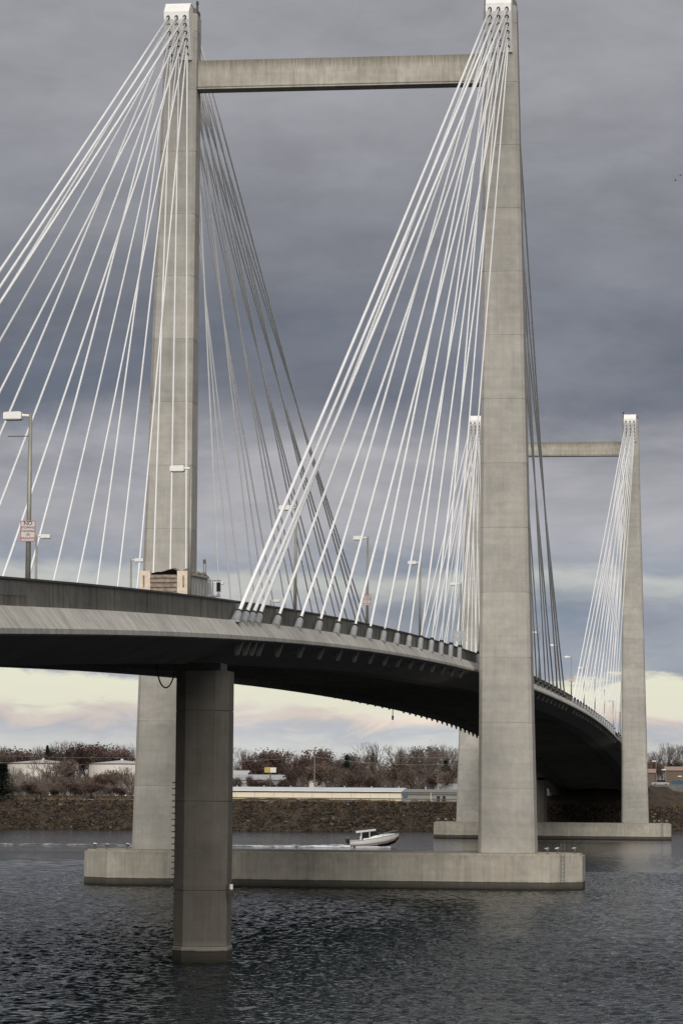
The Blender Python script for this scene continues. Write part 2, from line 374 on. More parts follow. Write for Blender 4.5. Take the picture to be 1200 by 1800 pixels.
def loft_deck(poly, ya, yb, n):
    rings = []
    for i in range(n+1):
        y = ya + (yb-ya)*i/n; zz_ = zt(y); rings.append([(x, y, zz_+dz) for x, dz in poly])
    return MB().loft(rings)
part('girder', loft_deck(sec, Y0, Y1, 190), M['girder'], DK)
part('roadway', loft_deck([(-11.0, -.98), (11.0, -.98), (11.0, -1.03), (-11.0, -1.03)], Y0, Y1, 190), M['asphalt'], DK)
for a, b_ in zip(cuts[:-1], cuts[1:]):
    g = .02
    for s in (1, -1):
        P_ = [(11.28, -1.02), (11.30, -.955), (11.62, -1.00), (12.20, -1.72), (12.20, -1.90), (12.13, -1.90), (12.13, -1.75), (11.58, -1.045)]
        part('fascia_panel', loft_deck([(s*x, z) for x, z in P_], a+g, b_-g, 1), M['fascia'], DK)
        P_ = [(11.08, -1.0), (11.34, -1.0), (11.31, -.07), (11.11, -.07)]
        part('parapet_panel', loft_deck([(s*x, z) for x, z in P_], a+.012, b_-.012, 1), M['barrier'], DK)
        P_ = [(11.04, -.07), (11.38, -.07), (11.38, 0), (11.04, 0)]
        part('parapet_rail', loft_deck([(s*x, z) for x, z in P_], a, b_, 1), M['rail'], DK)
fb = MB().box(-6.9, 6.9, -.16, .16, -2.75, -1.45).mesh('floor_beam', M['girder'])
yv = -260.
while yv < 495:
    link('floor_beam', fb, DK, (0, yv, zt(yv))); yv += 3.875
# vertical ribs cast into the parapet of the near approach
mb = MB(); yv = -176.
while yv < -163.6:
    z_ = zt(yv); mb.box(11.30, 11.36, yv, yv+.06, z_-.60, z_-.12); yv += .21
o = part('parapet_ribs', mb, M['block'], DK); o['kind'] = 'stuff'
wedge = MB().add([(-.26, -.22, 0), (.20, -.22, 0), (.20, .22, 0), (-.26, .22, 0), (-.18, -.05, -.72), (-.02, -.05, -.72), (-.02, .05, -.72), (-.18, .05, -.72)],
                 [(0,3,2,1),(4,5,6,7),(0,1,5,4),(1,2,6,5),(2,3,7,6),(3,0,4,7)])
wedge.v = [(x*1.15, y*1.2, z*1.12) for x, y, z in wedge.v]
wm = wedge.mesh('anchor_block', M['block'])
spout = MB().tube((.10, 0, -.12), (.04, .06, .24), .15, .15, 10).mesh('drain_spout', M['block'])
hole = MB().tube((-.02, 0, 0), (.025, 0, 0), .17, .17, 10).mesh('drain_hole', M['black'])
allY = side + mainA + [299-y for y in mainA] + [299-y for y in side]
for s in (1, -1):
    for y in allY:
        o = link('anchor_block', wm, DK, (s*11.85, y, zt(y)-1.84)); o.scale = (s, 1, 1)
        if s > 0 and y < 150 and not (-121.9 < y < -115.5):
            o = link('drain_spout', spout, DK, (11.30, y+2.0, zt(y+2)-.42)); link('drain_hole', hole, DK, (11.335, y+1.95, zt(y+2)-.70))

# ------------------------------------------------------------------ piers, abutment
def pier(X, Y, label):
    top = zt(Y)-3.06
    T = thing('bridge_pier', (X, Y, 0), label, 'pier', 'side span piers'); c = .56; h = 1.27
    ring = lambda z, e=0: [(-h-e+c, -h-e, z), (h+e-c, -h-e, z), (h+e, -h-e+c, z), (h+e, h+e-c, z), (h+e-c, h+e, z), (-h-e+c, h+e, z), (-h-e, h+e-c, z), (-h-e, -h-e+c, z)]
    lifts = [.78, 3.4, 7.6, 11.9, top-.35]
    part('base_collar', MB().loft([ring(-3, .05), ring(.74, .05), ring(.78, 0)]), M['pier'], T)
    core = part('shaft_core', MB().loft([ring(.5, -.05), ring(top-.36, -.05)]), M['joint'], T)
    for a, b_ in zip(lifts[:-1], lifts[1:]):
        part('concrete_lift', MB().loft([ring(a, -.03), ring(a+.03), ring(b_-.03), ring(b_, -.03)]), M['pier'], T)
    part('bearing', MB().box(-.9, .9, -.9, .9, top-.36, top+.02), M['rail'], T)
    return T
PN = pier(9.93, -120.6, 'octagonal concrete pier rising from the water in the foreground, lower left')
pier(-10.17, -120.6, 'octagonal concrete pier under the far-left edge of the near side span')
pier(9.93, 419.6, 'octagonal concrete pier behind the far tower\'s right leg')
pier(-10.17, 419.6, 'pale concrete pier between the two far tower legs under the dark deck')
# near-end pier diaphragm under the deck
part('diaphragm', MB().box(-9.1, 9.1, -121.9, -119.3, zt(-120.6)-2.98, zt(-120.6)-1.3), M['girder'], DK)
AB = thing('bridge_abutment', (0, 478, 6), 'dark concrete abutment wall where the deck reaches the far bank', 'abutment')
part('wall', MB().box(-19, 19, 0, 3, -8, zt(478)-9.0), M['girder'], AB)
for sx in (-1, 1): part('wing_wall', MB().box(min(sx*9.0, sx*21), max(sx*9.0, sx*21), -.3, 2.6, -8, zt(478)-6.4), M['girder'], AB)
part('bearing_seat', MB().box(-11, 11, -.8, 0, -3, zt(478)-9.2), M['pier'], AB)

# ------------------------------------------------------------------ stay cables
NTH = ['nineteenth', 'twentieth', 'twenty-first', 'twenty-second', 'twenty-third', 'twenty-fourth', 'twenty-fifth', 'twenty-sixth', 'twenty-seventh', 'twenty-eighth']
ORD = ['first', 'second', 'third', 'fourth', 'fifth', 'sixth', 'seventh', 'eighth', 'ninth', 'tenth', 'eleventh', 'twelfth',
       'thirteenth', 'fourteenth', 'fifteenth', 'sixteenth', 'seventeenth', 'eighteenth']
def cable(ty, sx, sy, i, y_anchor):
    """ty tower Y, sx side of the deck, sy=+1 fan towards the camera, -1 away"""
    dx, py, pz = PORTS[i]
    A = Vector((sx*11.62, y_anchor, zt(y_anchor)-1.06)); B = Vector((sx*HEADX + dx, ty + (py-.10)*sy, pz-.12))
    near = 'near' if ty == 0 else 'far'; rl = 'right' if sx > 0 else 'left'
    if ty == 0 and sy > 0: w1 = f'bright white stay cable, {ORD[i]} from outside, before the near tower\'s {rl} leg'
    elif ty == 0: w1 = f'dark stay cable, {ORD[i]} from outside, behind the near tower\'s {rl} leg'
    elif sy > 0: w1 = f'thin pale stay cable, {ORD[i]} from outside, before the far tower\'s {rl} leg'
    else: w1 = f'stay cable, {ORD[i]} from outside, behind the far tower\'s {rl} leg'
    T = thing('stay_cable', A, w1, 'cable', f'stay cables of the {near} tower')
    d = (B-A); L = d.length; u = d.normalized(); r = .096 if i < 4 else (.080 if i < 10 else .068)
    mid = [Vector((0, 0, 0)) + d*k - Vector((0, 0, 1))*(4*k*(1-k))*L*.0022 for k in [j/8 for j in range(9)]]
    part('sheath', MB().path([u*1.1] + mid[1:], r, 8), M['white'], T, True)
    sl = part('anchor_sleeve', MB().tube(u*-.12, u*.94, .225, .195, 14), M['sleeve'], T)
    part('collar', MB().tube(u*.94, u*1.16, .20, .18, 12), M['black'], T)
    if ty == 0 and sx > 0 and i == 0: part('base_plate', MB().box(-.28, .28, -.34, .34, -.02, .09), M['sleeve'], sl)
for ty in (0, 299):
    for sx in (1, -1):
        for i in range(18):
            if ty == 0: cable(0, sx, 1, i, side[i]); cable(0, sx, -1, i, mainA[i])
            else: cable(299, sx, 1, i, 299-mainA[i]); cable(299, sx, -1, i, 299-side[i])

# ------------------------------------------------------------------ street lights and signs
def text_mesh(txt, size, mat):
    cu = bpy.data.curves.new('t', 'FONT'); cu.body = txt; cu.size = size; cu.align_x = 'CENTER'; cu.extrude = .001; cu.offset = size*.012
    o = bpy.data.objects.new('t', cu); COL.objects.link(o); bpy.context.view_layer.update()
    me = bpy.data.meshes.new_from_object(o.evaluated_get(bpy.context.evaluated_depsgraph_get())); bpy.data.objects.remove(o)
    me.materials.clear(); me.materials.append(mat); return me
def make_pole(s):
    T = thing('street_light', (0, 0, 0), '', 'street light')
    part('pole', MB().tube((0, 0, .04), (0, 0, 6.82), .10, .062, 10), M['steel'], T, True)
    part('base_plate', MB().box(-.2, .2, -.2, .2, 0, .05), M['steel'], T)
    part('arm', MB().tube((-.05, 0, 6.74), (-.34, 0, 6.76), .05, .05, 8), M['lamp'], T)
    h = part('lamp_head', MB().prism([(-.30, 6.62), (-.30, 6.84), (-.36, 6.88), (-.90, 6.86), (-.94, 6.82), (-.94, 6.62)], 'y', -.20, .20), M['lamp'], T)
    part('lens', MB().box(-.90, -.36, -.16, .16, 6.585, 6.618), M['lens'], h)
    return T
LP = make_pole(1)
rows = []
ypole = [-161.0, -129.8, -97.4, -65.0, -32.3] + [1.2+33.7*k for k in range(15)]
first = True
near_desc = {0: 'nearest street light on the right parapet, beside the upper sign, at the left picture edge', 1: 'street light standing before the near tower\'s left leg, above the dump truck',
             2: 'street light seen through the white cables right of the dump truck', 3: 'street light with a small red sign seen through the right fan of cables',
             4: 'street light left of the near tower\'s right leg, second before it', 5: 'street light just left of the near tower\'s right leg, amid the cables'}
for s in (1, -1):
    for kk, y in enumerate(ypole):
        if s < 0: y -= (3.2, 4.6, 2.2)[kk-3] if 3 <= kk < 6 else 3.0
        if first: o = LP; first = False
        else: o = copy_tree(LP)
        o.location = (s*10.80, y, zt(y)-.98); o.rotation_euler = (0, 0, 0 if s > 0 else math.pi)
        if s > 0: lab = near_desc.get(kk, f'street light on the right parapet, {ORD[kk-6] if kk-6 < 18 else "last"} beyond the near tower')
        else:
            if kk <= 5: lab = {3: 'leftmost street light with its lamp turned right, behind the upper sign', 4: 'street light with its lamp turned right, left of the dump truck', 5: 'street light with its lamp turned right, behind the dump truck cab'}.get(kk, f'street light on the left parapet, {ORD[kk]} from the near end')
            else: lab = f'street light on the left parapet, {ORD[kk-6]} beyond the near tower'
        o['label'] = lab; o['group'] = 'street lights along the deck'
rod = thing('guy_rod', (10.80, -161.0, zt(-161.0)-.98+6.02), 'thin horizontal rod under the nearest street lamp head', 'rod')
part('rod_bar', MB().tube((-.06, 0, 0), (-.80, 0, .0), .014, .014, 6), M['rail'], rod)
def road_sign(y, zrel, w, h, label, s=1, lines=True):
    T = thing('road_sign', (s*10.80, y-.115, zt(y)+zrel), label, 'sign', 'parking signs on the poles')
    P_ = part('panel', MB().box(-w/2, w/2, 0, .012, 0, h), M['sign'], T)
    bw = .022
    for a in ((-w/2+.008, -w/2+.008+bw, .008, h-.008), (w/2-.008-bw, w/2-.008, .008, h-.008), (-w/2+.032, w/2-.032, .008, .008+bw), (-w/2+.032, w/2-.032, h-.008-bw, h-.008)):
        part('border', MB().box(a[0], a[1], -.003, -.0005, a[2], a[3]), M['signred'], P_)
    part('clamp', MB().box(-.1, .1, .013, .05, h*.3, h*.3+.05).box(-.1, .1, .013, .05, h*.7, h*.7+.05), M['steel'], T)
    for txt, sz, zz_, mt in (('NO', .19, .78, 'signblk'), ('STOPPING', .105, .62, 'signblk'), ('STANDING', .105, .455, 'signblk'), ('OR', .10, .29, 'signblk'), ('PARKING', .115, .11, 'signred')):
        o = link('lettering', text_mesh(txt, sz*h/.74*1.02, M[mt]), P_, (0, -.0035, zz_*h)); o.rotation_euler = (math.pi/2, 0, 0)
    return T
road_sign(-161.0, 1.32, .55, .74, 'white NO STOPPING STANDING OR PARKING sign with red border on the nearest pole')
road_sign(-65.0, 1.28, .52, .74, 'small red-bordered parking sign on a pole amid the right fan of cables')
road_sign(169.7, 2.2, .62, .9, 'faint small sign on a pole right of the near tower\'s right leg')
T = thing('road_sign', (10.80, 1.2-.16, zt(1.2)+.75), 'plain grey sign panel on the pole just left of the near tower\'s right leg', 'sign', 'parking signs on the poles')
part('panel', MB().box(-.55, .55, 0, .015, .46, .85), M['signback'], T); part('panel', MB().box(-.55, .55, 0, .015, 0, .40), M['signback'], T); part('clamp', MB().box(-.07, .07, .016, .1, .05, .8), M['steel'], T)

# ------------------------------------------------------------------ fittings
M['bracket'] = plain('bracket steel', (.16, .16, .15), .6)
def flood(loc, label, rz=0, grp='floodlights on the tower footings'):
    T = thing('floodlight', loc, label, 'floodlight', grp, rz)
    part('stand', MB().tube((0, 0, 0), (0, 0, .34), .05, .05, 6).box(-.14, .14, -.14, .14, 0, .05), M['bracket'], T)
    h = part('lamp_bowl', MB().tube((0, 0, .28), (.08, .0, .45), .12, .20, 10), M['bracket'], T, False)
    part('lens', MB().tube((.08, 0, .452), (.09, 0, .50), .20, .17, 10), M['lamp'], h)
for ty, nm in ((0, 'near'), (299, 'far')):
    for (x, y, wd) in ((-20.9, -1.6, 'leftmost floodlight at the left end of the %s tower footing'), (-19.4, -3.6, 'second floodlight at the left end of the %s tower footing'),
                       (-18.0, -1.5, 'floodlight beside the %s tower left leg on its footing'), (18.75, -3.9, 'floodlight next to the ladder on the right end of the %s tower footing'),
                       (19.5, -2.0, 'floodlight behind its neighbour on the right end of the %s tower footing'), (20.9, -1.2, 'rightmost floodlight on the %s tower footing')):
        flood((x, ty+y, CAPZ), wd % nm, random.uniform(-.5, .5) + (0 if x < 0 else math.pi))
    T = thing('ladder', (19.97, ty-4.1-.12, 0), f'steel ladder on the right end of the {nm} tower footing', 'ladder', 'footing ladders', math.atan2(2.8, 2.65))
    for sx in (-.22, .22): part('rail', MB().tube((sx, -.12, .7), (sx, -.12, 4.0), .028, .028, 6), M['bracket'], T)
    for k in range(10): part('rung', MB().tube((-.22, -.12, .85+.33*k), (.22, -.12, .85+.33*k), .018, .018, 5), M['bracket'], T)
T = thing('ladder', (9.93-1.27, -120.6, 0), 'row of ladder rungs up the left side of the foreground pier', 'ladder')
for k in range(26): part('rung', MB().box(-.10, 0, -1.0, -.62, 1.2+.29*k, 1.26+.29*k), M['bracket'], T)
T = thing('navigation_light', (11.27, -121.4, 3.35), 'small white navigation lamp on a bracket at the foreground pier\'s right side', 'lamp')
part('bracket', MB().tube((-.06, 0, .35), (-.02, 0, -.25), .02, .02, 6).tube((-.04, 0, .1), (.16, 0, .1), .018, .018, 6).box(.06, .26, -.1, .1, -.24, .02), M['rail'], T)
part('lamp_body', MB().tube((.16, 0, .12), (.16, 0, .36), .085, .085, 10), M['lamp'], T)
part('lamp_foot', MB().tube((.16, 0, .03), (.16, 0, .12), .06, .06, 10), M['signred'], T)
hz = zt(-121)-3.05
T = thing('utility_hose', (8.2, -121.6, hz), 'black hose hanging in a loop under the deck left of the foreground pier', 'hose')
part('hose_loop', MB().path([(-.45+.45*(1-math.cos(a)), 0, .1-1.27*math.sin(a)) for a in [math.pi*i/14 for i in range(15)]], .035, 8), M['black'], T, True)
T = thing('hanging_lamp', (at(690, 1240, X=-9)), 'small dark navigation lamp hanging on a rod below the arched deck', 'lamp')
part('rod', MB().tube((0, 0, .4), (0, 0, -1.3), .05, .05, 6), M['rail'], T); part('lamp_body', MB().tube((0, 0, -1.3), (0, 0, -1.85), .14, .10, 8), M['rail'], T)

# ------------------------------------------------------------------ dump truck
M['cream'] = plain('cream truck paint', (.74, .62, .49), .5, var=.15, scale=5)
M['rust'] = plain('rusty tailgate', (.30, .245, .195), .85, var=.45, scale=4)
M['bed'] = plain('grey truck bed', (.42, .41, .385), .6, var=.2, scale=2)
M['cabw'] = plain('white truck cab', (.72, .72, .72), .3)
M['glass'] = plain('dark glass', (.015, .018, .02), .08, spec=.6)
M['tyre'] = plain('tyre rubber', (.02, .02, .02), .85)
M['chrome'] = plain('dull chrome', (.45, .45, .46), .35, .7)
M['tarp'] = plain('brown tarp', (.20, .165, .135), .9, var=.35, scale=3)
M['red'] = plain('tail lamp red', (.30, .03, .02), .4)
ty_ = -107.0
T = thing('dump_truck', (5.25, ty_, zt(ty_)-.97), 'cream dump truck with rusty tailgate driving away above the foreground parapet', 'truck')
T.rotation_euler = (math.atan2(zt(ty_+6)-zt(ty_), 6), 0, 0)
part('chassis', MB().box(-.45, .45, .2, 9.2, .75, 1.0), M['rail'], T)
bedp = part('bed', MB().box(-1.16, 1.16, .25, 6.4, 1.05, 1.20).box(-1.20, -1.10, .25, 6.4, 1.55, 2.72).box(1.10, 1.20, .25, 6.4, 1.55, 2.72).box(-1.1, 1.1, 6.3, 6.4, 1.2, 2.95), M['bed'], T)
for k in range(7): part('side_rib', MB().box(1.203, 1.235, .7+.88*k, .80+.88*k, 1.6, 2.62), M['bed'], bedp)
part('top_rail', MB().box(1.08, 1.29, .25, 6.4, 2.66, 2.78), M['bed'], bedp); part('top_rail', MB().box(-1.29, -1.08, .25, 6.4, 2.66, 2.78), M['bed'], bedp)
tg = part('tailgate', MB().box(-.92, .92, .06, .16, 1.72, 2.66), M['rust'], T)
for k in range(4): part('tailgate_rib', MB().box(-.92, .92, -.01, .06, 1.78+.24*k, 1.88+.24*k), M['rust'], tg)
for sx in (-1, 1):
    c = part('corner_post', MB().box(sx*1.27 if sx < 0 else .72, -.72 if sx < 0 else sx*1.27, -.08, .24, 1.25, 2.86), M['cream'], T)
    part('post_slot', MB().box(sx*1.06-.045, sx*1.06+.045, -.11, -.081, 2.0, 2.62), M['rust'], c)
    part('tail_lamp', MB().tube((sx*1.12, -.08, 1.55), (sx*1.12, -.13, 1.55), .07, .07, 10), M['red'], c)
    part('chain_lug', MB().box(sx*1.27-.06, sx*1.27+.06, -.1, .06, 1.6, 1.76), M['cream'], c)
hp = part('hinge_bar', MB().box(-.71, .71, -.06, .2, 1.25, 1.70), M['cream'], T)
for x in (-.66, .0, .62): part('rust_bracket', MB().box(x-.14, x+.14, -.12, -.061, 1.40, 1.74), M['rust'], hp)
part('rear_bumper', MB().box(-1.2, 1.2, .0, .2, .55, .78), M['cream'], T)
tp = MB()
for k in range(12):
    y = .3+.52*k; z0 = 2.80+.10*math.sin(k*1.9)+.06*random.random()
    tp.tube((1.05+.05*math.sin(k*2.3), y, z0), (1.08+.05*math.sin(k*2.3+2.3), y+.55, 2.80+.10*math.sin((k+1)*1.9)), .10, .11, 7)
part('rolled_tarp', tp, M['tarp'], T)
heap = MB(); gx = [-1.05+.21*i for i in range(11)]; gy = [.3+.5*i for i in range(13)]
hv = [(x, y, 2.66 + .34*math.exp(-((x-.35)/.6)**2)*(.6+.5*math.sin(y*1.7)) + .10*math.exp(-((x+.5)/.3)**2) + random.uniform(-.03, .05) - (.35 if abs(x) > 1 else 0)) for y in gy for x in gx]
heap.add(hv, [(j*11+i, j*11+i+1, (j+1)*11+i+1, (j+1)*11+i) for j in range(12) for i in range(10)])
part('load', heap, M['tarp'], T)
cb = part('cab', MB().prism([(6.75, .9), (6.75, 2.55), (6.9, 2.7), (8.05, 2.68), (8.35, 1.95), (9.7, 1.8), (9.85, 1.6), (9.85, .9)], 'x', -1.1, 1.1), M['cabw'], T)
part('side_window', MB().box(1.1, 1.112, 7.05, 7.95, 1.85, 2.45), M['glass'], cb); part('rear_window', MB().box(-.5, .5, 6.735, 6.748, 1.9, 2.4), M['glass'], cb)
part('windshield', MB().prism([(8.09, 2.6), (8.36, 1.98), (8.375, 1.98), (8.105, 2.6)], 'x', -.95, .95), M['glass'], cb)
part('fuel_tank', MB().box(.75, 1.2, 6.75, 7.9, .5, .95), M['chrome'], T)
part('exhaust_stack', MB().tube((1.0, 6.58, .9), (1.0, 6.58, 3.55), .085, .085, 10).tube((1.0, 6.58, 3.5), (1.0, 6.45, 3.72), .085, .085, 10), M['chrome'], T)
mr = part('mirror_arm', MB().tube((1.1, 8.1, 2.6), (1.62, 8.2, 2.62), .03, .03, 6).tube((1.1, 8.1, 1.75), (1.55, 8.2, 1.72), .03, .03, 6).tube((1.5, 8.2, 2.62), (1.5, 8.2, 1.72), .025, .025, 6), M['chrome'], T)
part('mirror', MB().box(1.38, 1.62, 8.14, 8.26, 1.98, 2.55), M['chrome'], mr); part('mirror_glass', MB().box(1.40, 1.60, 8.125, 8.139, 2.02, 2.50), M['glass'], mr)
part('convex_mirror', MB().tube((1.5, 8.2, 1.8), (1.5, 8.1, 1.8), .11, .11, 10), M['chrome'], mr)
for y in (1.6, 2.95, 8.9):
    for sx in (-1, 1):
        x = sx*.95; w_ = part('wheel', MB().tube((x-.2, y, .52), (x+.2, y, .52), .52, .52, 20), M['tyre'], T)
        part('rim', MB().tube((x+sx*.2, y, .52), (x+sx*.215, y, .52), .28, .28, 14), M['chrome'], w_)
for sx in (-1, 1): part('mud_flap', MB().box(sx*.95-.3, sx*.95+.3, .92, .95, .25, 1.0), M['tyre'], T)

# ------------------------------------------------------------------ motor boat and wake
M['hull'] = plain('white hull', (.88, .87, .84), .3, var=.04)
M['hulldark'] = plain('dark hull bottom', (.05, .035, .035), .5)
M['hullshade'] = plain('tan hull band', (.33, .27, .23), .4)
M['motor'] = plain('black outboard', (.02, .022, .024), .35)
M['bglass'] = plain('tinted boat window', (.012, .014, .016), .45, spec=.15)
bl = at(615.5, 1489.5, Z=0)
T = thing('motor_boat', (bl.x, bl.y, -.12), 'small white cabin motor boat speeding right between the two towers', 'boat')
T.rotation_euler = (RAD(2), RAD(-4.2), RAD(9)); T.scale = (.99, 1.0, 1.12)
def hull_ring(x, w, sheer, chine, keel):
    return [(x, 0, keel), (x, -w*.82, chine), (x, -w, (chine+sheer)/2+.08), (x, -w*1.02, sheer), (x, w*1.02, sheer), (x, w, (chine+sheer)/2+.08), (x, w*.82, chine)]
hs = [(0, 1.15, .95, .22, -.15), (2, 1.2, 1.02, .22, -.18), (4, 1.18, 1.15, .28, -.15), (5.6, .95, 1.32, .42, -.02), (6.8, .52, 1.48, .72, .3), (7.45, .1, 1.58, 1.15, .95)]
hb = part('hull', MB().loft([hull_ring(*h) for h in hs]), M['hull'], T)
def strip(f0, f1, off):
    mb = MB()
    for s in (1, -1):
        up = []; dn = []
        for (x, w, sh, ch, ke) in hs:
            A = Vector((x, s*w*.82, ch)); B_ = Vector((x, s*w, (ch+sh)/2+.08)); pA = A.lerp(B_, f0); pB = A.lerp(B_, f1)
            up.append(pB + Vector((0, s*off, 0))); dn.append(pA + Vector((0, s*off, 0)))
        n = len(up); mb.add(up+dn, [(i, i+1, n+i+1, n+i) for i in range(n-1)])
    return mb
part('hull_shade_band', strip(.05, .55, .012), M['hullshade'], hb)  # tan strip paints the shadow on the lower hull side
mbk = MB()
for s in (1, -1):
    a = [Vector((x, s*w*.83, ch+.01)) for (x, w, sh, ch, ke) in hs[2:]]; b_ = [Vector((x, s*.012, ke-.012)) for (x, w, sh, ch, ke) in hs[2:]]
    n = len(a); mbk.add(a+b_, [(i, i+1, n+i+1, n+i) for i in range(n-1)])
part('hull_bottom', mbk, M['hulldark'], hb)
part('rub_rail', MB().path([(x, -w*1.02-.01, sh) for (x, w, sh, ch, ke) in hs], .035, 6).path([(x, w*1.02+.01, sh) for (x, w, sh, ch, ke) in hs], .035, 6), M['chrome'], hb)
part('foredeck', MB().loft([[(x, -w, z0), (x, w, z0), (x, w*.8, z0+h), (x, -w*.8, z0+h)] for x, w, z0, h in ((2.0, .98, 1.0, .32), (4.2, .95, 1.15, .36), (5.8, .7, 1.32, .26), (6.9, .35, 1.46, .1))]), M['hull'], T)
cbn = part('cabin', MB().loft([[(1.75+a, -w, z0), (4.9-c, -w*.8, z0), (4.9-c, w*.8, z0), (1.75+a, w, z0)] for a, c, w, z0 in ((0, 0, .92, 1.22), (.05, .95, .82, 2.02))]), M['bglass'], T)
for x0, x1 in ((1.76, 1.80), (3.0, 3.02)):
    for s in (1, -1): part('window_post', MB().tube((x0, s*.935, 1.3), (x1, s*.82, 2.0), .07, .07, 6), M['hull'], cbn)
part('bulkhead', MB().box(1.55, 1.74, -.9, .9, 1.0, 1.5), M['hull'], T)
part('cabin_roof', MB().loft([[(1.0, -.85, 2.0+e), (1.0, .85, 2.0+e), (4.0, .72, 2.12+e), (4.0, -.72, 2.12+e)] for e in (0, .20)]), M['hull'], T)
for y in (-.35, .35):
    mo = part('outboard_motor', MB().loft([[(-.62+dx, y-.2*k, z), (-.05, y-.2*k, z), (-.05, y+.2*k, z), (-.62+dx, y+.2*k, z)] for dx, k, z in ((.1, .7, .75), (0, 1, .95), (0, 1, 1.3), (.14, .7, 1.48))]), M['motor'], T)
    part('lower_unit', MB().box(-.42, -.22, y-.06, y+.06, -.3, .8), M['motor'], mo)
part('bow_rail', MB().path([(4.9, -.95, 1.3), (5.2, -.95, 1.68), (6.4, -.62, 1.86), (7.5, 0, 1.95), (6.4, .62, 1.86), (5.2, .95, 1.68), (4.9, .95, 1.3)], .022, 6), M['chrome'], T)
m, t, b = newmat('foam'); P = t.a('ShaderNodeNewGeometry').outputs['Position']
b.inputs['Base Color'].default_value = (.78, .80, .82, 1); b.inputs['Roughness'].default_value = .9
nz = t.noise(t.vmul(P, (.5, 1.4, 2)), 1.0, 5, .65); sp = t.a('ShaderNodeSeparateXYZ'); t.l.new(P, sp.inputs[0])
thr = t.math('MULTIPLY_ADD', sp.outputs[0], -.0034, .37 + .0034*bl.x)
t.l.new(t.math('MULTIPLY', t.math('SUBTRACT', nz, thr), 7.0, clamp=True), b.inputs['Alpha']); M['foam'] = m
mb = MB(); rings = []
for i in range(80):
    u = i/79; x = -95*u**1.3; hw = .9 + 1.6*u; hh = (.45*math.exp(-u*9) + .12)*(.7+.5*random.random())
    rings.append([(bl.x+.6+x*math.cos(.16), bl.y+x*math.sin(.16)*.35+dy*hw, z) for dy, z in ((-1, .03), (-.55, .05+hh*.8), (0, .05+hh*.6), (.55, .05+hh), (1, .03))])
n = 5
for r in rings: mb.v += r
mb.f += [(i*n+j, i*n+j+1, (i+1)*n+j+1, (i+1)*n+j) for i in range(79) for j in range(4)]
tag(link('boat_wake', mb.mesh('boat_wake', M['foam'], True)), 'white foam wake trailing left behind the motor boat', 'wake', kind='stuff')
mb = MB(); rings = []
for i in range(24):
    u = i/23; x = 1.0+5.2*u; rings.append([(bl.x+x*math.cos(.16), bl.y+x*math.sin(.16)-1.1-dy*.7*(1-u*.4), z) for dy, z in ((0, .16+.1*random.random()), (.5, .12*random.random()+.1), (1, .02))])
for r in rings: mb.v += r
mb.f += [(i*3+j, i*3+j+1, (i+1)*3+j+1, (i+1)*3+j) for i in range(23) for j in range(2)]
tag(link('bow_spray', mb.mesh('bow_spray', M['foam'], True)), 'white spray along the motor boat hull', 'spray', kind='stuff')

m, t, b = newmat('ripple foam'); P = t.a('ShaderNodeNewGeometry').outputs['Position']
b.inputs['Base Color'].default_value = (.42, .44, .45, 1); b.inputs['Roughness'].default_value = .8
t.l.new(t.math('MULTIPLY', t.math('SUBTRACT', t.noise(t.vmul(P, (1.6, 5, 2)), 1.0, 5, .65), .53), 5.0, clamp=True), b.inputs['Alpha'])
mb = MB()
for x0, x1, y0, y1 in ((11.25, 14.2, -121.4, -120.7), (11.3, 13.2, -113.2, -112.2), (6.4, 8.6, -121.5, -120.8), (11.3, 12.6, -107.5, -106.6)):
    n = 12; b0 = len(mb.v)
    for i in range(n+1):
        x = x0+(x1-x0)*i/n; yo = .25*math.sin(i*.9)
        mb.v += [(x, y0+yo, .10), (x, (y0+y1)/2+yo, .15), (x, y1+yo, .10)]
    mb.f += [(b0+i*3+j, b0+i*3+j+1, b0+i*3+j+4, b0+i*3+j+3) for i in range(n) for j in range(2)]
tag(link('pier_foam', mb.mesh('pier_foam', m, True)), 'thin broken foam streaks beside the foreground pier', 'foam', kind='stuff')

# ------------------------------------------------------------------ far shore: riprap
def rocks(n, xr, rr, up, name, label, cols):
    base = [(0,0,1),(0,0,-1),(1,0,0),(-1,0,0),(0,1,0),(0,-1,0)]
    t_ = (1+5**.5)/2
    bv = np.array([(-1,t_,0),(1,t_,0),(-1,-t_,0),(1,-t_,0),(0,-1,t_),(0,1,t_),(0,-1,-t_),(0,1,-t_),(t_,0,-1),(t_,0,1),(-t_,0,-1),(-t_,0,1)])/1.9
    bf = np.array([(0,11,5),(0,5,1),(0,1,7),(0,7,10),(0,10,11),(1,5,9),(5,11,4),(11,10,2),(10,7,6),(7,1,8),(3,9,4),(3,4,2),(3,2,6),(3,6,8),(3,8,9),(4,9,5),(2,4,11),(6,2,10),(8,6,7),(9,8,1)])
    V = []; Fc = []
    for i in range(n):
        X = rng.uniform(*xr); dY = rng.uniform(-1.5, up); Yp = shore(X)+dY
        r = rr[0] + (rr[1]-rr[0])*rng.random()**2.5
        v = bv*(1+rng.normal(0, .16, (12, 1)))*np.array([r*rng.uniform(.8, 1.5), r*rng.uniform(.7, 1.2), r*rng.uniform(.5, .9)])
        a = rng.uniform(0, 6.28); c, s = math.cos(a), math.sin(a)
        v = np.stack([v[:, 0]*c-v[:, 1]*s, v[:, 0]*s+v[:, 1]*c, v[:, 2]], 1) + [X, Yp, ground(X, Yp)+r*.15]
        V.append(v); Fc.append(bf+12*i)
    me = npmesh(name, np.concatenate(V), np.concatenate(Fc), cols, False)
    return tag(link(name, me), label, 'rocks', kind='stuff')
m, t, b = newmat('riprap stone'); g = t.a('ShaderNodeNewGeometry')
rp = g.outputs['Random Per Island']
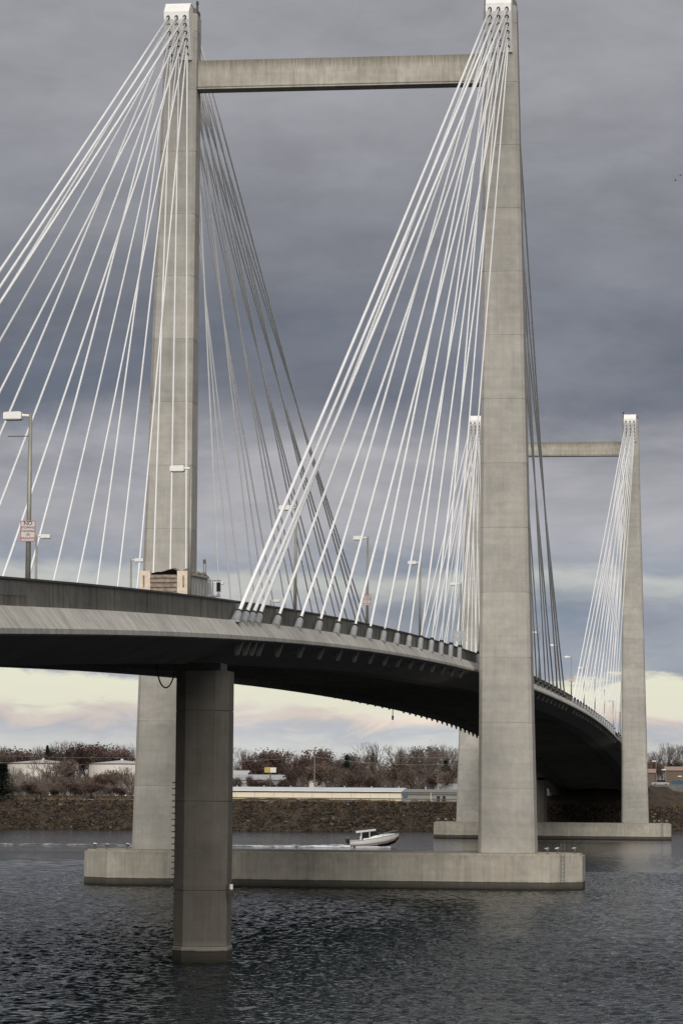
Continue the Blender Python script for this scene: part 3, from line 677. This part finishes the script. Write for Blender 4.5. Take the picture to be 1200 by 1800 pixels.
c = t.ramp(rp, [(0, (.040, .034, .026)), (.35, (.085, .068, .050)), (.6, (.062, .054, .046)), (.78, (.10, .06, .042)), (.93, (.13, .115, .095)), (.985, (.30, .27, .23))], 'CONSTANT')
c = t.mix(1.0, c, (.60, .59, .60), 'MULTIPLY')
moss = t.ramp(t.noise(g.outputs['Position'], .25, 4, .6), [(.45, 0.0), (.7, .6)])
c = t.mix(moss, c, (.040, .034, .024)); t.l.new(c, b.inputs['Base Color']); b.inputs['Roughness'].default_value = .95; b.inputs['Specular IOR Level'].default_value = .1
M['rock'] = m
rocks(15000, (-135, 45), (.16, .50), 14.5, 'riprap_rocks', 'brown riprap stones covering the far river bank', m)
mb = MB()
for _ in range(9000):
    X = random.uniform(-135, 45); d = random.choice((random.uniform(11, 16.5), random.uniform(1, 16), random.uniform(13.5, 15.5)))
    if math.sin(X*.9)*math.sin(X*.23+d*.5) < -.15: continue
    Y = shore(X)+d; p0 = Vector((X, Y, ground(X, Y)+.1)); L = random.uniform(.3, .9); w_ = random.uniform(.03, .08)
    e = Vector((random.gauss(0, .25), random.gauss(0, .25), 1))*L
    b0 = len(mb.v); mb.v += [tuple(p0-Vector((w_, 0, 0))), tuple(p0+Vector((w_, 0, 0))), tuple(p0+e)]; mb.f.append((b0, b0+1, b0+2))
me = bpy.data.meshes.new('bank_grass'); me.from_pydata(mb.v, [], mb.f); me.materials.append(plain('dry grass', (.13, .095, .055), .95, var=.4, scale=.5, spec=.1))
tag(link('bank_grass', me), 'dry grass tufts among the stones of the far bank', 'grass', kind='stuff')
path = MB().loft([[(X, shore(X)+15.5, ground(X, shore(X)+15.5)+.25), (X, shore(X)+18.5, ground(X, shore(X)+18.5)+.25), (X, shore(X)+18.5, ground(X, shore(X)+18.5)-.3), (X, shore(X)+15.5, ground(X, shore(X)+15.5)-.3)] for X in np.linspace(-150, -30, 40)])
tag(link('shore_path', path.mesh('shore_path', plain('gravel path', (.20, .18, .15), .95))), 'pale gravel path along the top of the far bank', 'path', kind='structure')

# ------------------------------------------------------------------ far shore: trees
M['bark'] = plain('grey bark', (.115, .095, .080), .95, var=.25, scale=1.0, spec=.1)
M['twig'] = plain('grey brown twigs', (.135, .110, .100), .95, var=.3, scale=.25, spec=.1)
M['twig2'] = plain('tan twigs', (.165, .128, .100), .95, var=.3, scale=.25, spec=.1)
M['russet'] = plain('russet leaves', (.105, .068, .058), .9, var=.4, scale=.4, spec=.1)
M['brown'] = plain('dry brown leaves', (.125, .090, .070), .9, var=.4, scale=.4, spec=.1)
M['pine'] = plain('dark evergreen', (.016, .030, .022), .9, var=.3, scale=.8, spec=.1)
def bare_tree(seed, H, spread, leaf=0, dens=1.0):
    """returns trunk MB and crown MB for a tree of height H"""
    rs = random.Random(seed); tr = MB(); cr = MB(); tips = []
    def grow(p, d, L, r, lvl):
        seg = 3 if lvl < 2 else 2; q = p
        for k in range(seg):
            d = (d + Vector((rs.gauss(0, .13), rs.gauss(0, .13), .06+.04*lvl))).normalized(); q2 = q + d*(L/seg); r2 = r*(.82 if lvl else .86)
            (tr if lvl < 2 else cr).tube(q, q2, r, r2, 5 if lvl < 2 else 3, False); q, r = q2, r2
            if lvl >= 1 and lvl < 4 and k < seg-1 and rs.random() < .8*dens: side_(q, d, L*.55, r*.6, lvl+1)
        if lvl < 4:
            nb = rs.choice((2, 3)) if lvl else 4
            for _ in range(nb): side_(q, d, L*rs.uniform(.62, .82), r*.72, lvl+1)
        else: tips.append((q, d))
    def side_(p, d, L, r, lvl):
        a = d.orthogonal().normalized(); a.rotate(Matrix.Rotation(rs.uniform(0, 6.28), 3, d)); s = rs.uniform(.35, .8)*spread
        grow(p, (d + a*s).normalized(), L, max(r, .03), lvl)
    grow(Vector((0, 0, 0)), Vector((rs.gauss(0, .04), rs.gauss(0, .04), 1)), H*.27, H*.021, 0)
    for (q, d) in tips:                 # fine twigs: narrow blades
        for _ in range(3):
            e = (d + Vector((rs.gauss(0, .45), rs.gauss(0, .45), rs.gauss(.15, .35)))).normalized(); a = e.orthogonal().normalized()*.028; q2 = q + e*rs.uniform(.5, 1.2)*H/15
            b0 = len(cr.v); cr.v += [tuple(q-a), tuple(q+a), tuple(q2)]; cr.f.append((b0, b0+1, b0+2))
    lf = MB()
    for _ in range(leaf):
        q, d = rs.choice(tips); o = q + Vector((rs.gauss(0, .5), rs.gauss(0, .5), rs.gauss(-.1, .5)))*H/14; s = rs.uniform(.10, .24)*H/12
        a = Vector((rs.gauss(0, 1), rs.gauss(0, 1), rs.gauss(0, 1))).normalized()*s; c = a.orthogonal().normalized()*s
        b0 = len(lf.v); lf.v += [tuple(o-a), tuple(o+c), tuple(o+a), tuple(o-c)]; lf.f.append((b0, b0+1, b0+2, b0+3))
    zmax = max(v[2] for v in cr.v)
    return tr, cr, lf, zmax
def conifer(seed, H):
    rs = random.Random(seed); tr = MB().tube((0, 0, 0), (0, 0, H), H*.018, .03, 6, False); cr = MB()
    for k in range(2600):
        u = rs.random()**.8; z_ = H*(.08+.92*u); R0 = H*.20*(1-u)+.15; a = rs.uniform(0, 6.28); r = R0*rs.uniform(.15, 1)
        o = Vector((math.cos(a)*r, math.sin(a)*r, z_-r*.35)); s = rs.uniform(.25, .55)*H/12; t_ = Vector((math.cos(a), math.sin(a), -.35))*s; c = Vector((-math.sin(a), math.cos(a), .1))*s*.45
        b0 = len(cr.v); cr.v += [tuple(o-c), tuple(o+c), tuple(o+t_)]; cr.f.append((b0, b0+1, b0+2))
    return tr, cr
def raw_mesh(mb, name, mat):
    me = bpy.data.meshes.new(name); me.from_pydata(mb.v, [], mb.f); me.materials.append(mat); return me
VAR = {}
for i in range(4):
    tr, cr, lf, zm = bare_tree(20+i, 14, .95+.1*i); VAR[('bare', i)] = (raw_mesh(tr, 'trunk', M['bark']), raw_mesh(cr, 'crown', M['twig']), None, zm)
for i in range(3):
    tr, cr, lf, zm = bare_tree(40+i, 13, 1.1, 0); VAR[('tan', i)] = (raw_mesh(tr, 'trunk', M['bark']), raw_mesh(cr, 'crown', M['twig2']), None, zm)
for i in range(3):
    tr, cr, lf, zm = bare_tree(60+i, 11, 1.15, 1300); VAR[('russet', i)] = (raw_mesh(tr, 'trunk', M['bark']), raw_mesh(cr, 'crown', M['twig']), raw_mesh(lf, 'foliage', M['russet']), zm)
for i in range(3):
    tr, cr, lf, zm = bare_tree(80+i, 11, 1.15, 1000); VAR[('brown', i)] = (raw_mesh(tr, 'trunk', M['bark']), raw_mesh(cr, 'crown', M['twig']), raw_mesh(lf, 'foliage', M['brown']), zm)
for i in range(2):
    tr, cr = conifer(100+i, 12); VAR[('pine', i)] = (raw_mesh(tr, 'trunk', M['bark']), raw_mesh(cr, 'crown', M['pine']), None, 12)
KW = {'bare': ('tall leafless grey tree', 'bare_tree'), 'tan': ('leafless tan tree', 'bare_tree'), 'russet': ('dark russet-leaved tree', 'russet_tree'), 'brown': ('brown-leaved tree', 'brown_tree'), 'pine': ('dark evergreen conifer', 'conifer_tree')}
def tree(px, ytop, Y, kind, label, wid=1.0):
    p = at(px, ytop, Y=Y); g = ground(p.x, Y); H = p.z-g
    nv = len([k_ for k_ in VAR if k_[0] == kind]); v = VAR[(kind, random.randrange(nv))]
    T = thing(KW[kind][1], (p.x, Y, g-.1), label, 'tree', 'trees on the far shore', random.uniform(0, 6.28)); s = H/v[3]; T.scale = (s*wid, s*wid, s)
    link('trunk', v[0], T); link('crown', v[1], T)
    if v[2]: link('foliage', v[2], T)
def zone(px):
    if px < 240: return 'left of the near tower\'s left leg'
    if px < 560: return 'behind the cream warehouse'
    if px < 830: return 'behind the grey warehouse end'
    return 'right of the far tower'
TL = []
# (x, top y, Y, kind, width)
for i, x in enumerate([-12, 8, 28, 48, 66, 84]): TL.append((x, 1312+random.uniform(-3, 6), 560+random.uniform(-10, 25), 'bare' if i % 2 else 'tan', 1.1))
for i, x in enumerate([108, 120, 131, 143, 154, 166, 177, 189, 200, 211, 223, 234]): TL.append((x, 1300+random.uniform(-4, 8), 560+random.uniform(-15, 25), ('bare', 'tan', 'bare')[i % 3], .85))
for i, x in enumerate([70, 92, 112, 140]): TL.append((x, 1318+7*(i % 2)+random.uniform(0, 8), 418+6*i, ('tan', 'bare', 'tan', 'brown')[i], 1.15))
for i, x in enumerate([48, 60, 78, 100, 124, 150, 164]): TL.append((x, 1362+random.uniform(-4, 14), 404+random.uniform(0, 6), ('brown', 'russet', 'tan')[i % 3], 1.5))
for i, x in enumerate([178, 186, 200, 214, 228, 240]): TL.append((x, 1352+random.uniform(-8, 12), 406+3*i, ('russet', 'russet', 'tan', 'brown', 'tan', 'tan')[i], 1.2))
TL += [(84, 1309, 540, 'pine', .8), (5, 1341, 393, 'pine', 3.0), (-14, 1350, 394, 'pine', 3.0), (610, 1326, 520, 'pine', 1.1), (655, 1323, 520, 'pine', .9), (783, 1335, 500, 'pine', 1.2)]
for i, x in enumerate([414, 424, 433]): TL.append((x, 1302+5*i+random.uniform(-2, 3), 530, 'bare', .7))
for i, x in enumerate([443, 452, 463, 478, 487, 498]): TL.append((x, 1319+random.uniform(-4, 5), 520+3*i, 'russet', .95))
for i, x in enumerate([506, 516, 527]): TL.append((x, 1323+random.uniform(-3, 5), 530, 'bare', .9))
for i, x in enumerate([536, 545, 556, 568, 577]): TL.append((x, 1312+3*abs(i-1.5)+random.uniform(-2, 4), 520+3*i, ('russet', 'brown')[i % 2], 1.0))
for i, x in enumerate([586, 596, 606, 618, 628, 640, 650, 662]): TL.append((x, 1324+random.uniform(-6, 5), 525+random.uniform(-8, 12), ('bare', 'tan', 'brown')[i % 3], 1.0))
TL += [(676, 1296, 500, 'bare', 1.1), (690, 1308, 525, 'tan', .9), (704, 1314, 530, 'bare', .9)]
for i, x in enumerate([714, 724, 733, 742, 752, 761, 768]): TL.append((x, 1303+random.uniform(-3, 9), 520+random.uniform(-8, 12), ('bare', 'brown', 'bare', 'tan')[i % 4], 1.0))
for i, x in enumerate([777, 785, 793, 801, 812]): TL.append((x, 1306+random.uniform(-2, 8), 530, 'bare', .8))
for i in range(22): TL.append((512+13.5*i+random.uniform(-4, 4), 1343+random.uniform(-8, 14), 462+random.uniform(-8, 18), ('brown', 'tan', 'bare', 'russet', 'tan')[i % 5], 1.2))
for i in range(8): TL.append((415+13*i, 1366+random.uniform(-6, 6), 470, ('russet', 'brown')[i % 2], 1.2))
for i, x in enumerate([1134, 1146, 1156, 1166, 1176, 1187, 1198]): TL.append((x, (1322, 1316, 1308, 1302, 1306, 1303, 1308)[i], 640+7*i, 'bare', .9))
for i in range(9): TL.append((1128+9*i, 1338+random.uniform(-5, 5), 620+4*i, ('brown', 'tan', 'russet')[i % 3], 1.2))
for i in range(26): TL.append((-4+9.6*i, 1380+random.uniform(-7, 9), 400+random.uniform(0, 5), ('tan', 'brown', 'russet', 'brown')[i % 4], 1.9))
for i in range(12): TL.append((36+16*i, 1352+random.uniform(-8, 12), 450+random.uniform(0, 30), ('tan', 'bare', 'brown')[i % 3], 1.4))
for i in range(14): TL.append((-6+18*i, 1308+random.uniform(-3, 12), 545, ('bare', 'russet')[i % 2], 1.15))
def brush(n, pxr, Yr, zr, name, label, mat):
    mb = MB()
    for _ in range(n):
        Y = random.uniform(*Yr); px = random.uniform(*pxr); X = at(px, 1380, Y=Y).x; g = ground(X, Y)
        hmax = zr[0] + (zr[1]-zr[0])*(.5+.5*math.sin(X*.33)*math.sin(X*.11+1.7)) ; z0 = g + random.random()**1.2*hmax*.8
        L = random.uniform(.7, 2.0); a = random.gauss(0, .45); b_ = random.uniform(0, 3.14); w_ = random.uniform(.03, .09)
        e = Vector((math.sin(a)*math.cos(b_), math.sin(a)*math.sin(b_), math.cos(a)))*L; p0 = Vector((X, Y, z0))
        b0 = len(mb.v); mb.v += [tuple(p0-Vector((w_, 0, 0))), tuple(p0+Vector((w_, 0, 0))), tuple(p0+e)]; mb.f.append((b0, b0+1, b0+2))
    tag(link(name, raw_mesh(mb, name, mat)), label, 'brush', kind='stuff')
M['brushm'] = plain('bare brush', (.135, .112, .100), .95, var=.4, scale=.2, spec=.1)
brush(14000, (-420, 330), (438, 462), (3.0, 6.5), 'bank_brush', 'bare brown brush in front of the storage tanks', M['brushm'])
brush(42000, (240, 1110), (540, 575), (6.0, 11.0), 'far_brush', 'bare brown woods behind the warehouse', M['brushm'])
brush(24000, (1100, 1800), (700, 740), (4.0, 9.0), 'far_brush', 'bare brown woods at the right picture edge', M['brushm'])
brush(22000, (-420, 260), (580, 610), (6.0, 11.0), 'far_brush', 'bare brown woods behind the storage tanks', M['brushm'])
for (px, yt, Y, kd, wd) in TL:
    tree(px, yt, Y, kd, KW[kd][0]+'|'+zone(px), wd)

# ------------------------------------------------------------------ far shore: buildings
M['tank'] = plain('white tank paint', (.66, .62, .56), .6, var=.08, scale=.3)
M['tankroof'] = plain('tank roof', (.50, .50, .50), .6)
M['wcream'] = plain('cream siding', (.80, .64, .42), .6, var=.05, scale=.5)
M['wpale'] = plain('pale siding', (.78, .70, .53), .6, var=.05, scale=.5)
M['wgrey'] = plain('grey siding', (.25, .245, .235), .6, var=.08, scale=.5)
M['wroof'] = plain('bright metal roof', (.86, .87, .88), .3, .1, var=.08, scale=.3)
M['trim'] = plain('dark trim', (.12, .10, .08), .6)
M['wwhite'] = plain('weathered white siding', (.40, .41, .42), .7, var=.1, scale=.4)
M['broof'] = plain('brown shingle roof', (.14, .11, .085), .9)
M['blue'] = plain('blue paint', (.05, .11, .17), .5)
M['peach'] = plain('peach siding', (.34, .25, .20), .7)
M['yellow'] = plain('yellow billboard', (.40, .31, .10), .6)
M['wood'] = plain('weathered pole', (.16, .13, .115), .9)
def tank(px, Y, r, ytop, label):
    p = at(px, ytop, Y=Y-r); g = ground(p.x, Y); H = p.z-g
    T = thing('storage_tank', (p.x, Y, g), label, 'tank', 'storage tanks')
    part('shell', MB().tube((0, 0, 0), (0, 0, H), r, r, 40), M['tank'], T, False)
    rf = part('roof', MB().tube((0, 0, H), (0, 0, H+.9), r+.15, .6, 40), M['tankroof'], T)
    part('roof_vent', MB().tube((0, 0, H+.8), (0, 0, H+1.3), .35, .35, 8), M['tank'], rf)
    part('rim', MB().tube((0, 0, H-.25), (0, 0, H+.02), r+.08, r+.08, 40), M['trim'], T)
tank(62, 520, 9.2, 1341, 'large white storage tank behind trees at the left picture edge')
tank(203, 520, 8.6, 1342, 'white storage tank behind trees beside the near tower\'s left leg')
# warehouse
w0 = at(330, 1414, Y=424); w1 = at(705, 1414, Y=424); w2 = at(832, 1414, Y=424); zb_ = 5.5; ze = 8.45; 
T = thing('warehouse', (w1.x, 424, zb_), 'long low warehouse, cream with a grey right end, behind the far bank', 'building')
L0, L1 = w0.x-w1.x, w2.x-w1.x; h = ze-zb_
wl = part('cream_wall', MB().box(L0, -.01, 0, 18, -.6, h), M['wcream'], T)
part('upper_band', MB().box(L0, -.01, -.03, -.004, h*.52, h-.28), M['wpale'], wl)
part('stripe', MB().box(L0, -.01, -.05, -.004, h*.45, h*.45+.20), M['trim'], wl)
part('eave_strip', MB().box(L0, -.01, -.12, -.004, h-.26, h-.02), M['trim'], wl)
gw = part('grey_wall', MB().box(.01, L1, 0.02, 18, -.6, h), M['wgrey'], T)
part('stripe', MB().box(.01, L1-3, -.03, .016, h*.45, h*.45+.16), M['trim'], gw); part('eave_strip', MB().box(.01, L1-3.4, -.10, .016, h-.62, h-.30), M['trim'], gw)
part('roof', MB().prism([(-.4, h), (9, h+.75), (18.4, h), (18.4, h+.1), (9, h+.95), (-.4, h+.14)], 'x', L0-.3, .1), M['wroof'], T)
part('flat_roof', MB().prism([(-.2, h), (9, h+.55), (18.4, h), (18.4, h+.1), (9, h+.7), (-.2, h+.12)], 'x', .12, L1+.2), M['wgrey'], T)
for px in (770, 780):
    q = at(px, 1404, Y=424).x-w1.x; wn = part('window', MB().box(q-.36, q+.36, -.02, .02, .75, 2.15), M['glass'], gw); part('window_frame', MB().box(q-.42, q+.42, -.05, -.018, 2.15, 2.23), M['wwhite'], wn)
q = at(712, 1395, Y=424).x-w1.x
part('wall_sign', MB().box(q-.5, q+.5, -.14, -.105, 1.75, 2.7), M['blue'], gw)
q = at(757, 1400, Y=424).x-w1.x; part('downpipe', MB().box(q-.06, q+.06, -.12, .018, 0, 2.85), M['wcream'], gw)
for k in range(11):
    q = L0+2.2+4.4*k
    if q < -.5: part('panel_joint', MB().box(q-.03, q+.03, -.055, -.0305, 0, h-.26), M['wgrey'], wl)
for k in range(9):
    q = L0 + 4 + 6.2*k; part('roof_vent', MB().tube((q, 7, h+.6), (q, 7, h+1.25), .16, .16, 8), M['wwhite'], T)
# other buildings
def shed(pxa, pxb, ytop, Y, label, wall, roof, depth=10, rh=1.2, wins=0):
    a = at(pxa, ytop, Y=Y); b_ = at(pxb, ytop, Y=Y); g = ground(a.x, Y); Hh = a.z-g-rh
    T = thing('shed_building', (a.x, Y, g), label, 'building'); L = b_.x-a.x
    w_ = part('wall', MB().box(0, L, 0, depth, -.5, Hh), M[wall], T)
    part('roof', MB().prism([(-.3, Hh), (depth/2, Hh+rh), (depth+.3, Hh), (depth+.3, Hh+.15), (depth/2, Hh+rh+.15), (-.3, Hh+.15)], 'x', -.3, L+.3), M[roof], T)
    for k in range(wins):
        x = L*(k+.6)/(wins+.2); part('window', MB().box(x-.5, x+.5, -.03, .02, Hh-2.2, Hh-1.1), M['glass'], w_)
    part('door', MB().box(L*.3, L*.3+1.0, -.03, .02, 0, 2.1), M['trim'], w_)
shed(402, 500, 1362, 475, 'long pale grey shed behind the warehouse, left of the utility pole', 'wwhite', 'wwhite', wins=3)
shed(400, 432, 1355, 480, 'small white building corner right beside the foreground pier', 'wwhite', 'tankroof')
shed(542, 562, 1360, 480, 'little pale hut at the foot of the utility pole', 'tank', 'broof')
shed(768, 812, 1358, 470, 'white house with brown roof left of the far tower', 'wwhite', 'broof', rh=2.4)
shed(1128, 1150, 1352, 600, 'peach building beside the far tower\'s right leg', 'broof', 'peach', rh=1.0)
shed(1168, 1220, 1348, 600, 'long peach building at the right picture edge', 'broof', 'peach', rh=1.0)
shed(20, 70, 1366, 455, 'low white building below the large storage tank', 'wgrey', 'wgrey')
# utility poles, wires, billboard
def upole(px, ytop, Y, label, arm=True):
    p = at(px, ytop, Y=Y); g = ground(p.x, Y)
    T = thing('utility_pole', (p.x, Y, g-.2), label, 'utility pole', 'utility poles'); H = p.z-g+.2
    part('pole', MB().tube((0, 0, 0), (0, 0, H), .17, .12, 8), M['wood'], T)
    if arm:
        part('crossarm', MB().box(-1.3, 1.3, -.08, .08, H-.75, H-.6), M['wood'], T)
        for x in (-1.15, -.5, .5, 1.15): part('insulator', MB().tube((x, 0, H-.6), (x, 0, H-.4), .05, .05, 6), M['wwhite'], T)
    return Vector((p.x, Y, p.z-.5))
pa_ = upole(553, 1314, 440, 'tall wooden utility pole rising behind the cream warehouse')
pb_ = upole(37, 1358, 404, 'short wooden utility pole with crossarm near the left conifer')
pc_ = upole(24, 1348, 425, 'thin wooden utility pole left of its crossarmed neighbour', False)
pd_ = upole(-120, 1318, 440, 'utility pole beyond the left picture edge'); pe_ = upole(900, 1318, 445, 'utility pole hidden behind the near tower right leg')
def wire(a, b_, dz, label):
    a = a + Vector((0, 0, dz)); b_ = b_ + Vector((0, 0, dz)); T = thing('power_line', a, label, 'wire', 'power lines')
    part('conductor', MB().path([(b_-a)*k - Vector((0, 0, 1))*4*k*(1-k)*1.6 for k in [j/16 for j in range(17)]], .025, 4), M['steel'], T)
for dz, nm in ((0, 'upper'), (-1.6, 'lower')):
    wire(pd_, pa_, dz, f'{nm} power line running left from the tall utility pole'); wire(pa_, pe_, dz, f'{nm} power line running right from the tall utility pole')
p = at(475, 1358, Y=450); g = ground(p.x, 450)
T = thing('billboard', (p.x, 450, g), 'small yellow and white billboard on a post behind the warehouse', 'billboard')
part('post', MB().tube((0, .1, 0), (0, .1, p.z-g), .14, .14, 8), M['trim'], T); w_ = 21*.133/2
part('yellow_panel', MB().box(-w_, 0, -.1, .1, p.z-g, p.z-g+1.25), M['yellow'], T); part('white_panel', MB().box(.01, w_, -.1, .1, p.z-g, p.z-g+1.2), M['tank'], T)
# right bank: lamps, skips, car
for px, yt, Y, lb in ((1152, 1338, 492, 'street lamp on the right bank nearest the far tower'), (1169, 1353, 505, 'street lamp on the right bank, middle of three'), (1197, 1365, 520, 'street lamp on the right bank at the picture edge')):
    p = at(px, yt, Y=Y); g = ground(p.x, Y); T = thing('street_lamp', (p.x, Y, g), lb, 'street lamp', 'lamps on the right bank'); H = max(p.z-g, 2.5)
    part('pole', MB().tube((0, 0, 0), (0, 0, H), .09, .06, 8), M['steel'], T); part('lamp_head', MB().box(-.95, .02, -.18, .18, H-.1, H+.12), M['lamp'], T)
def car(px, Y, label, mat):
    p = at(px, 1378, Y=Y); g = ground(p.x, Y); T = thing('parked_car', (p.x, Y, g), label, 'car', 'vehicles on the right bank')
    bd = part('body', MB().prism([(-2.1, .3), (-2.15, .85), (-1.2, .98), (1.5, .98), (2.15, .8), (2.15, .3)], 'y', -.85, .85), M[mat], T)
    part('cabin', MB().prism([(-1.1, .98), (-.6, 1.5), (.9, 1.52), (1.5, .98)], 'y', -.74, .74), M['glass'], bd); part('roof', MB().box(-.6, .9, -.74, .74, 1.525, 1.57), M[mat], bd)
    for x in (-1.35, 1.35):
        for y in (-.8, .8): part('wheel', MB().tube((x, y-.1, .32), (x, y+.1, .32), .32, .32, 14), M['tyre'], T)
car(1160, 497, 'silver car parked on the right bank under the middle lamp', 'chrome')
for k, px in enumerate((1186, 1197)):
    p = at(px, 1379, Y=500); g = ground(p.x, 500)
    T = thing('waste_skip', (p.x, 500, g), ('blue waste skip on the right bank, the left one', 'blue waste skip on the right bank, at the picture edge')[k], 'skip', 'blue skips')
    part('bin', MB().loft([[(-.8, -.6, .15), (.8, -.6, .15), (.8, .6, .15), (-.8, .6, .15)], [(-.95, -.75, 1.3), (.95, -.75, 1.3), (.95, .75, 1.3), (-.95, .75, 1.3)]]), M['blue'], T)
    part('lid', MB().prism([(-.8, 1.3), (.8, 1.3), (.8, 1.38), (0, 1.5), (-.8, 1.38)], 'x', -.97, .97), M['trim'], T)
# birds
for k, (px, py) in enumerate(((1186, 317), (1195, 308))):
    p = at(px, py, Y=120); T = thing('flying_bird', p, ('tiny dark bird against the grey sky at the right edge, lower one', 'tiny dark bird against the grey sky at the right edge, upper one')[k], 'bird', 'birds', .8*k)
    part('body', MB().loft([[(x, r*math.cos(a), r*math.sin(a)) for a in [j*math.pi/3 for j in range(6)]] for x, r in ((-.16, .01), (-.06, .045), (.06, .05), (.15, .02), (.2, .005))]), M['black'], T)
    for s in (1, -1): part('wing', MB().add([(-.06, s*.03, .02), (.08, s*.03, .02), (.05, s*.22, .10), (-.04, s*.42, .04)], [(0, 1, 2, 3)]), M['black'], T)

# ------------------------------------------------------------------ labels of look-alike trees
import collections
grp = collections.defaultdict(list)
for o in list(COL.objects):
    if o.parent is None and o.get('category') == 'tree':
        kd, zn = o['label'].split('|'); grp[(kd, zn)].append(o)
for (kd, zn), os_ in grp.items():
    os_.sort(key=lambda o: (o.location.x - CX)/(o.location.y - CY))
    for i, o in enumerate(os_):
        if len(os_) == 1: o['label'] = f'{kd} {zn}'
        elif i == 0: o['label'] = f'leftmost {kd} {zn}'
        elif i == len(os_)-1: o['label'] = f'rightmost {kd} {zn}'
        else: o['label'] = f'{(ORD+NTH)[i]} {kd} from the left, {zn}'
